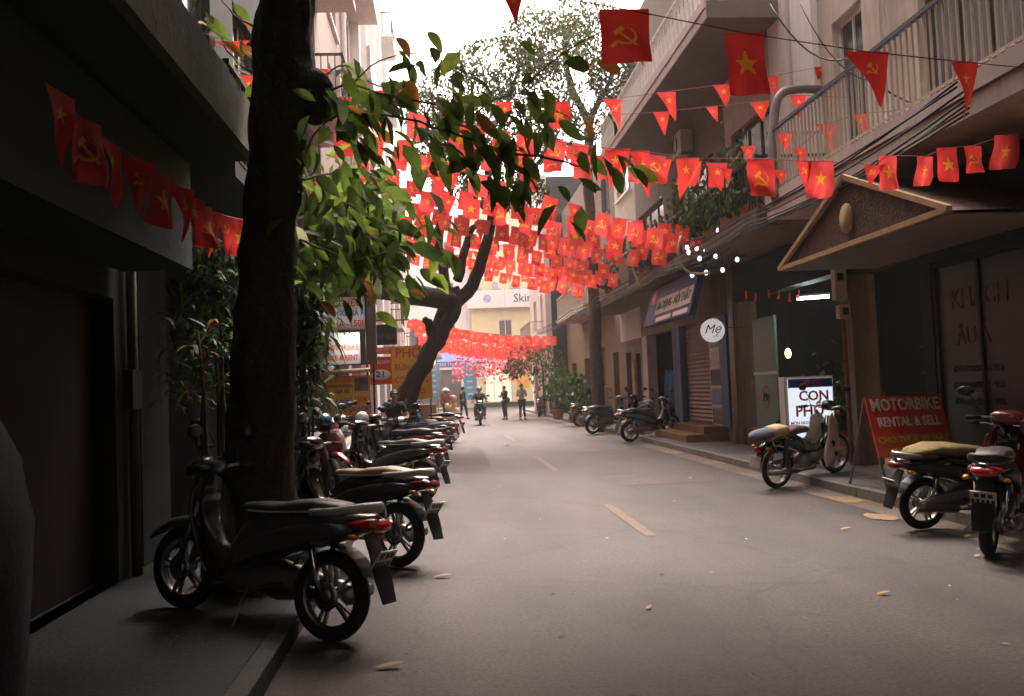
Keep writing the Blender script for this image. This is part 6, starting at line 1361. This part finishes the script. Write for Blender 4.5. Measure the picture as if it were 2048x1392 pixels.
for s in (-.49, .49):
    MB().box((s-.015, .002, .0), (s+.015, .028, .419)).build('leg', k_steel, fr); MB().bar((s, -.02, 1.13), (s, .48, 0), .025).build('rear_leg', k_steel, t)
# meter boxes, pipes, lamps in the cafe and shop
t = thing('meter_box', 'cream electric meter box high on the pillar by the awning', 'meter box', (6.25, 13.8, 2.72)); MB().box((-.07, -.14, 0), (.12, 0, .5)).build('box', k_cream_paint, t); MB().box((-.03, -.15, .3), (.07, -.142, .42)).build('window', k_dark, t)
t = thing('meter_box', 'small cream meter box just below the taller one on the pillar', 'meter box', (6.3, 13.8, 2.42)); MB().box((-.07, -.14, 0), (.12, 0, .22)).build('box', k_cream_paint, t); MB().box((-.02, -.15, .06), (.07, -.142, .17)).build('window', k_dark, t)
tag(MB().tube([(6.28, 13.6, .12), (6.25, 13.6, 2.4)], .035, 8).build('standpipe', mat('rust_pipe', (.22, .07, .04), .7, .3, 8, .2)), 'rust-red pipe up the pillar behind the white light box', 'pipe')
tag(MB().tube([(6.3, 19.25, .12), (6.3, 19.25, 3.9)], .06, 8).build('drainpipe', k_cream_paint), 'pale drainpipe between the shutter shop and the cafe', 'pipe')
t = thing('tube_lamp', 'lit fluorescent tube on the cafe ceiling', 'lamp', (6.85, 16.1, 2.98), radians(-30)); MB().tube([(-.28, 0, 0), (.28, 0, 0)], .022, 8).build('tube', k_tube, t); MB().box((-.3, -.03, .03), (.3, .03, .07)).build('fitting', k_white_paint, t)
t = thing('wall_lamp', 'warm yellow round lamp inside the cafe by the mint panel', 'lamp', (6.75, 17.2, 2.0)); MB().ball((0, 0, 0), .08, 12, (.7, .7, 1.2)).build('shade', k_warm, t); MB().tube([(0, 0, .12), (0, 0, 1.1)], .006, 4).build('cord', k_cable, t)
for i, (x, y, z, s_) in enumerate(((7.2, 15.6, .12, .5), (6.9, 16.6, .12, .45))):
    t = thing('potted_plant', ('leafy pot plant inside the dark cafe by the light box', 'second leafy pot plant deeper in the cafe')[i], 'plant', (x, y, z)); MB().lathe([(.14, 0), (.2, .4), (.17, .38), (0, .36)], n=12).build('pot', k_terr, t)
    leaf_mass('foliage', t, [Vector((R.gauss(0, .2), R.gauss(0, .2), .6+abs(R.gauss(0, s_)))) for _ in range(260)], k_fine[:2], .1, .2)
for i in range(5):
    t = thing('framed_picture', 'framed picture on the dark cafe back wall', 'picture', (8.5, 14.7+.85*i, 1.5+.25*(i % 2)), -pi/2, 'framed pictures on the cafe back wall') if 0 else None
# low cabinet by the ochre house and crates
t = thing('glass_cabinet', 'pale street-side cabinet against the ochre wall', 'cabinet', (5.75, 33.2, .12), -pi/2); MB().box((-.5, -.3, 0), (.5, .3, 1.3)).build('body', k_cream_paint, t); MB().box((-.42, -.31, .35), (.42, -.301, 1.2)).build('pane', k_window, t); MB().box((-.54, -.34, 1.302), (.54, .34, 1.35)).build('top', k_white_paint, t)
t = thing('wooden_crate', 'brown cardboard box stack on the left pavement behind the seated man', 'box', (at(852, 815, 30).x, 30, .0), .1); z0 = .0
MB().box((-.35, -.3, .02), (.35, .3, .62)).build('lower_box', mat('cardboard', (.28, .17, .1), .8, .15, 6, .1), t); MB().box((-.3, -.27, .625), (.32, .27, 1.1)).build('upper_box', MATS['cardboard'], t)
aircon('air conditioner on the balcony wall above the roller shutter', (XR, 22.0, 7.2), -pi/2); aircon('air conditioner on the brown house front past the ochre wall', (XR, 35.7, 5.6), -pi/2); aircon('air conditioner high on the pinkish block left', (XL, 22.6, 8.9), pi/2); aircon('lower air conditioner on the pinkish block left', (XL, 22.4, 5.4), pi/2)
# fallen leaves
def fallen(px, py, label, k, s_=.17, rz=None):
    p = gnd(px, py); s_ *= .78; b = MB(); b.smooth = True; v_, f_ = big_leaf(s_, s_*.2, -.12); b.add([(x-s_/2, y, z+.012) for x, y, z in v_], f_)
    o = b.build('fallen_leaf', mat('dry_leaf_%d' % k, ((.38, .22, .1), (.45, .3, .08), (.2, .09, .04))[k], .8, .3, 12, .2), loc=p, fixn=False); o.rotation_euler = (0, 0, rz if rz is not None else R.uniform(0, 6)); tag(o, label, 'leaf')
for a in ((780, 1337, 'dry brown leaf lowest on the road in front of the nearest bike', 0, .2, .1), (885, 1156, 'pale brown leaf on the road beside the second bike', 0, .2, -.1), (765, 1180, 'small tan leaf by the mudflap of the second bike', 0, .12), (1692, 1060, 'yellow-tan leaf scrap on the road before the near right scooter', 1, .16, .2),
          (1768, 1190, 'orange-yellow leaf on the right of the road', 1, .14, .1), (1298, 1218, 'tiny tan leaf in the middle foreground road', 0, .1), (1935, 1075, 'yellow leaf under the right edge motorbike', 1, .16, .8), (1014, 893, 'small dark leaf in the middle of the road', 2, .22, 0), (1955, 1115, 'orange leaf at the lower right edge', 1, .12), (560, 1262, 'brown leaf beneath the nearest motorbike', 0, .2, .2), (1380, 958, 'small pale leaf near the ochre gutter', 1, .14), (1338, 887, 'white paper scrap on the right pavement by the steps', 0, .12)): fallen(*a)
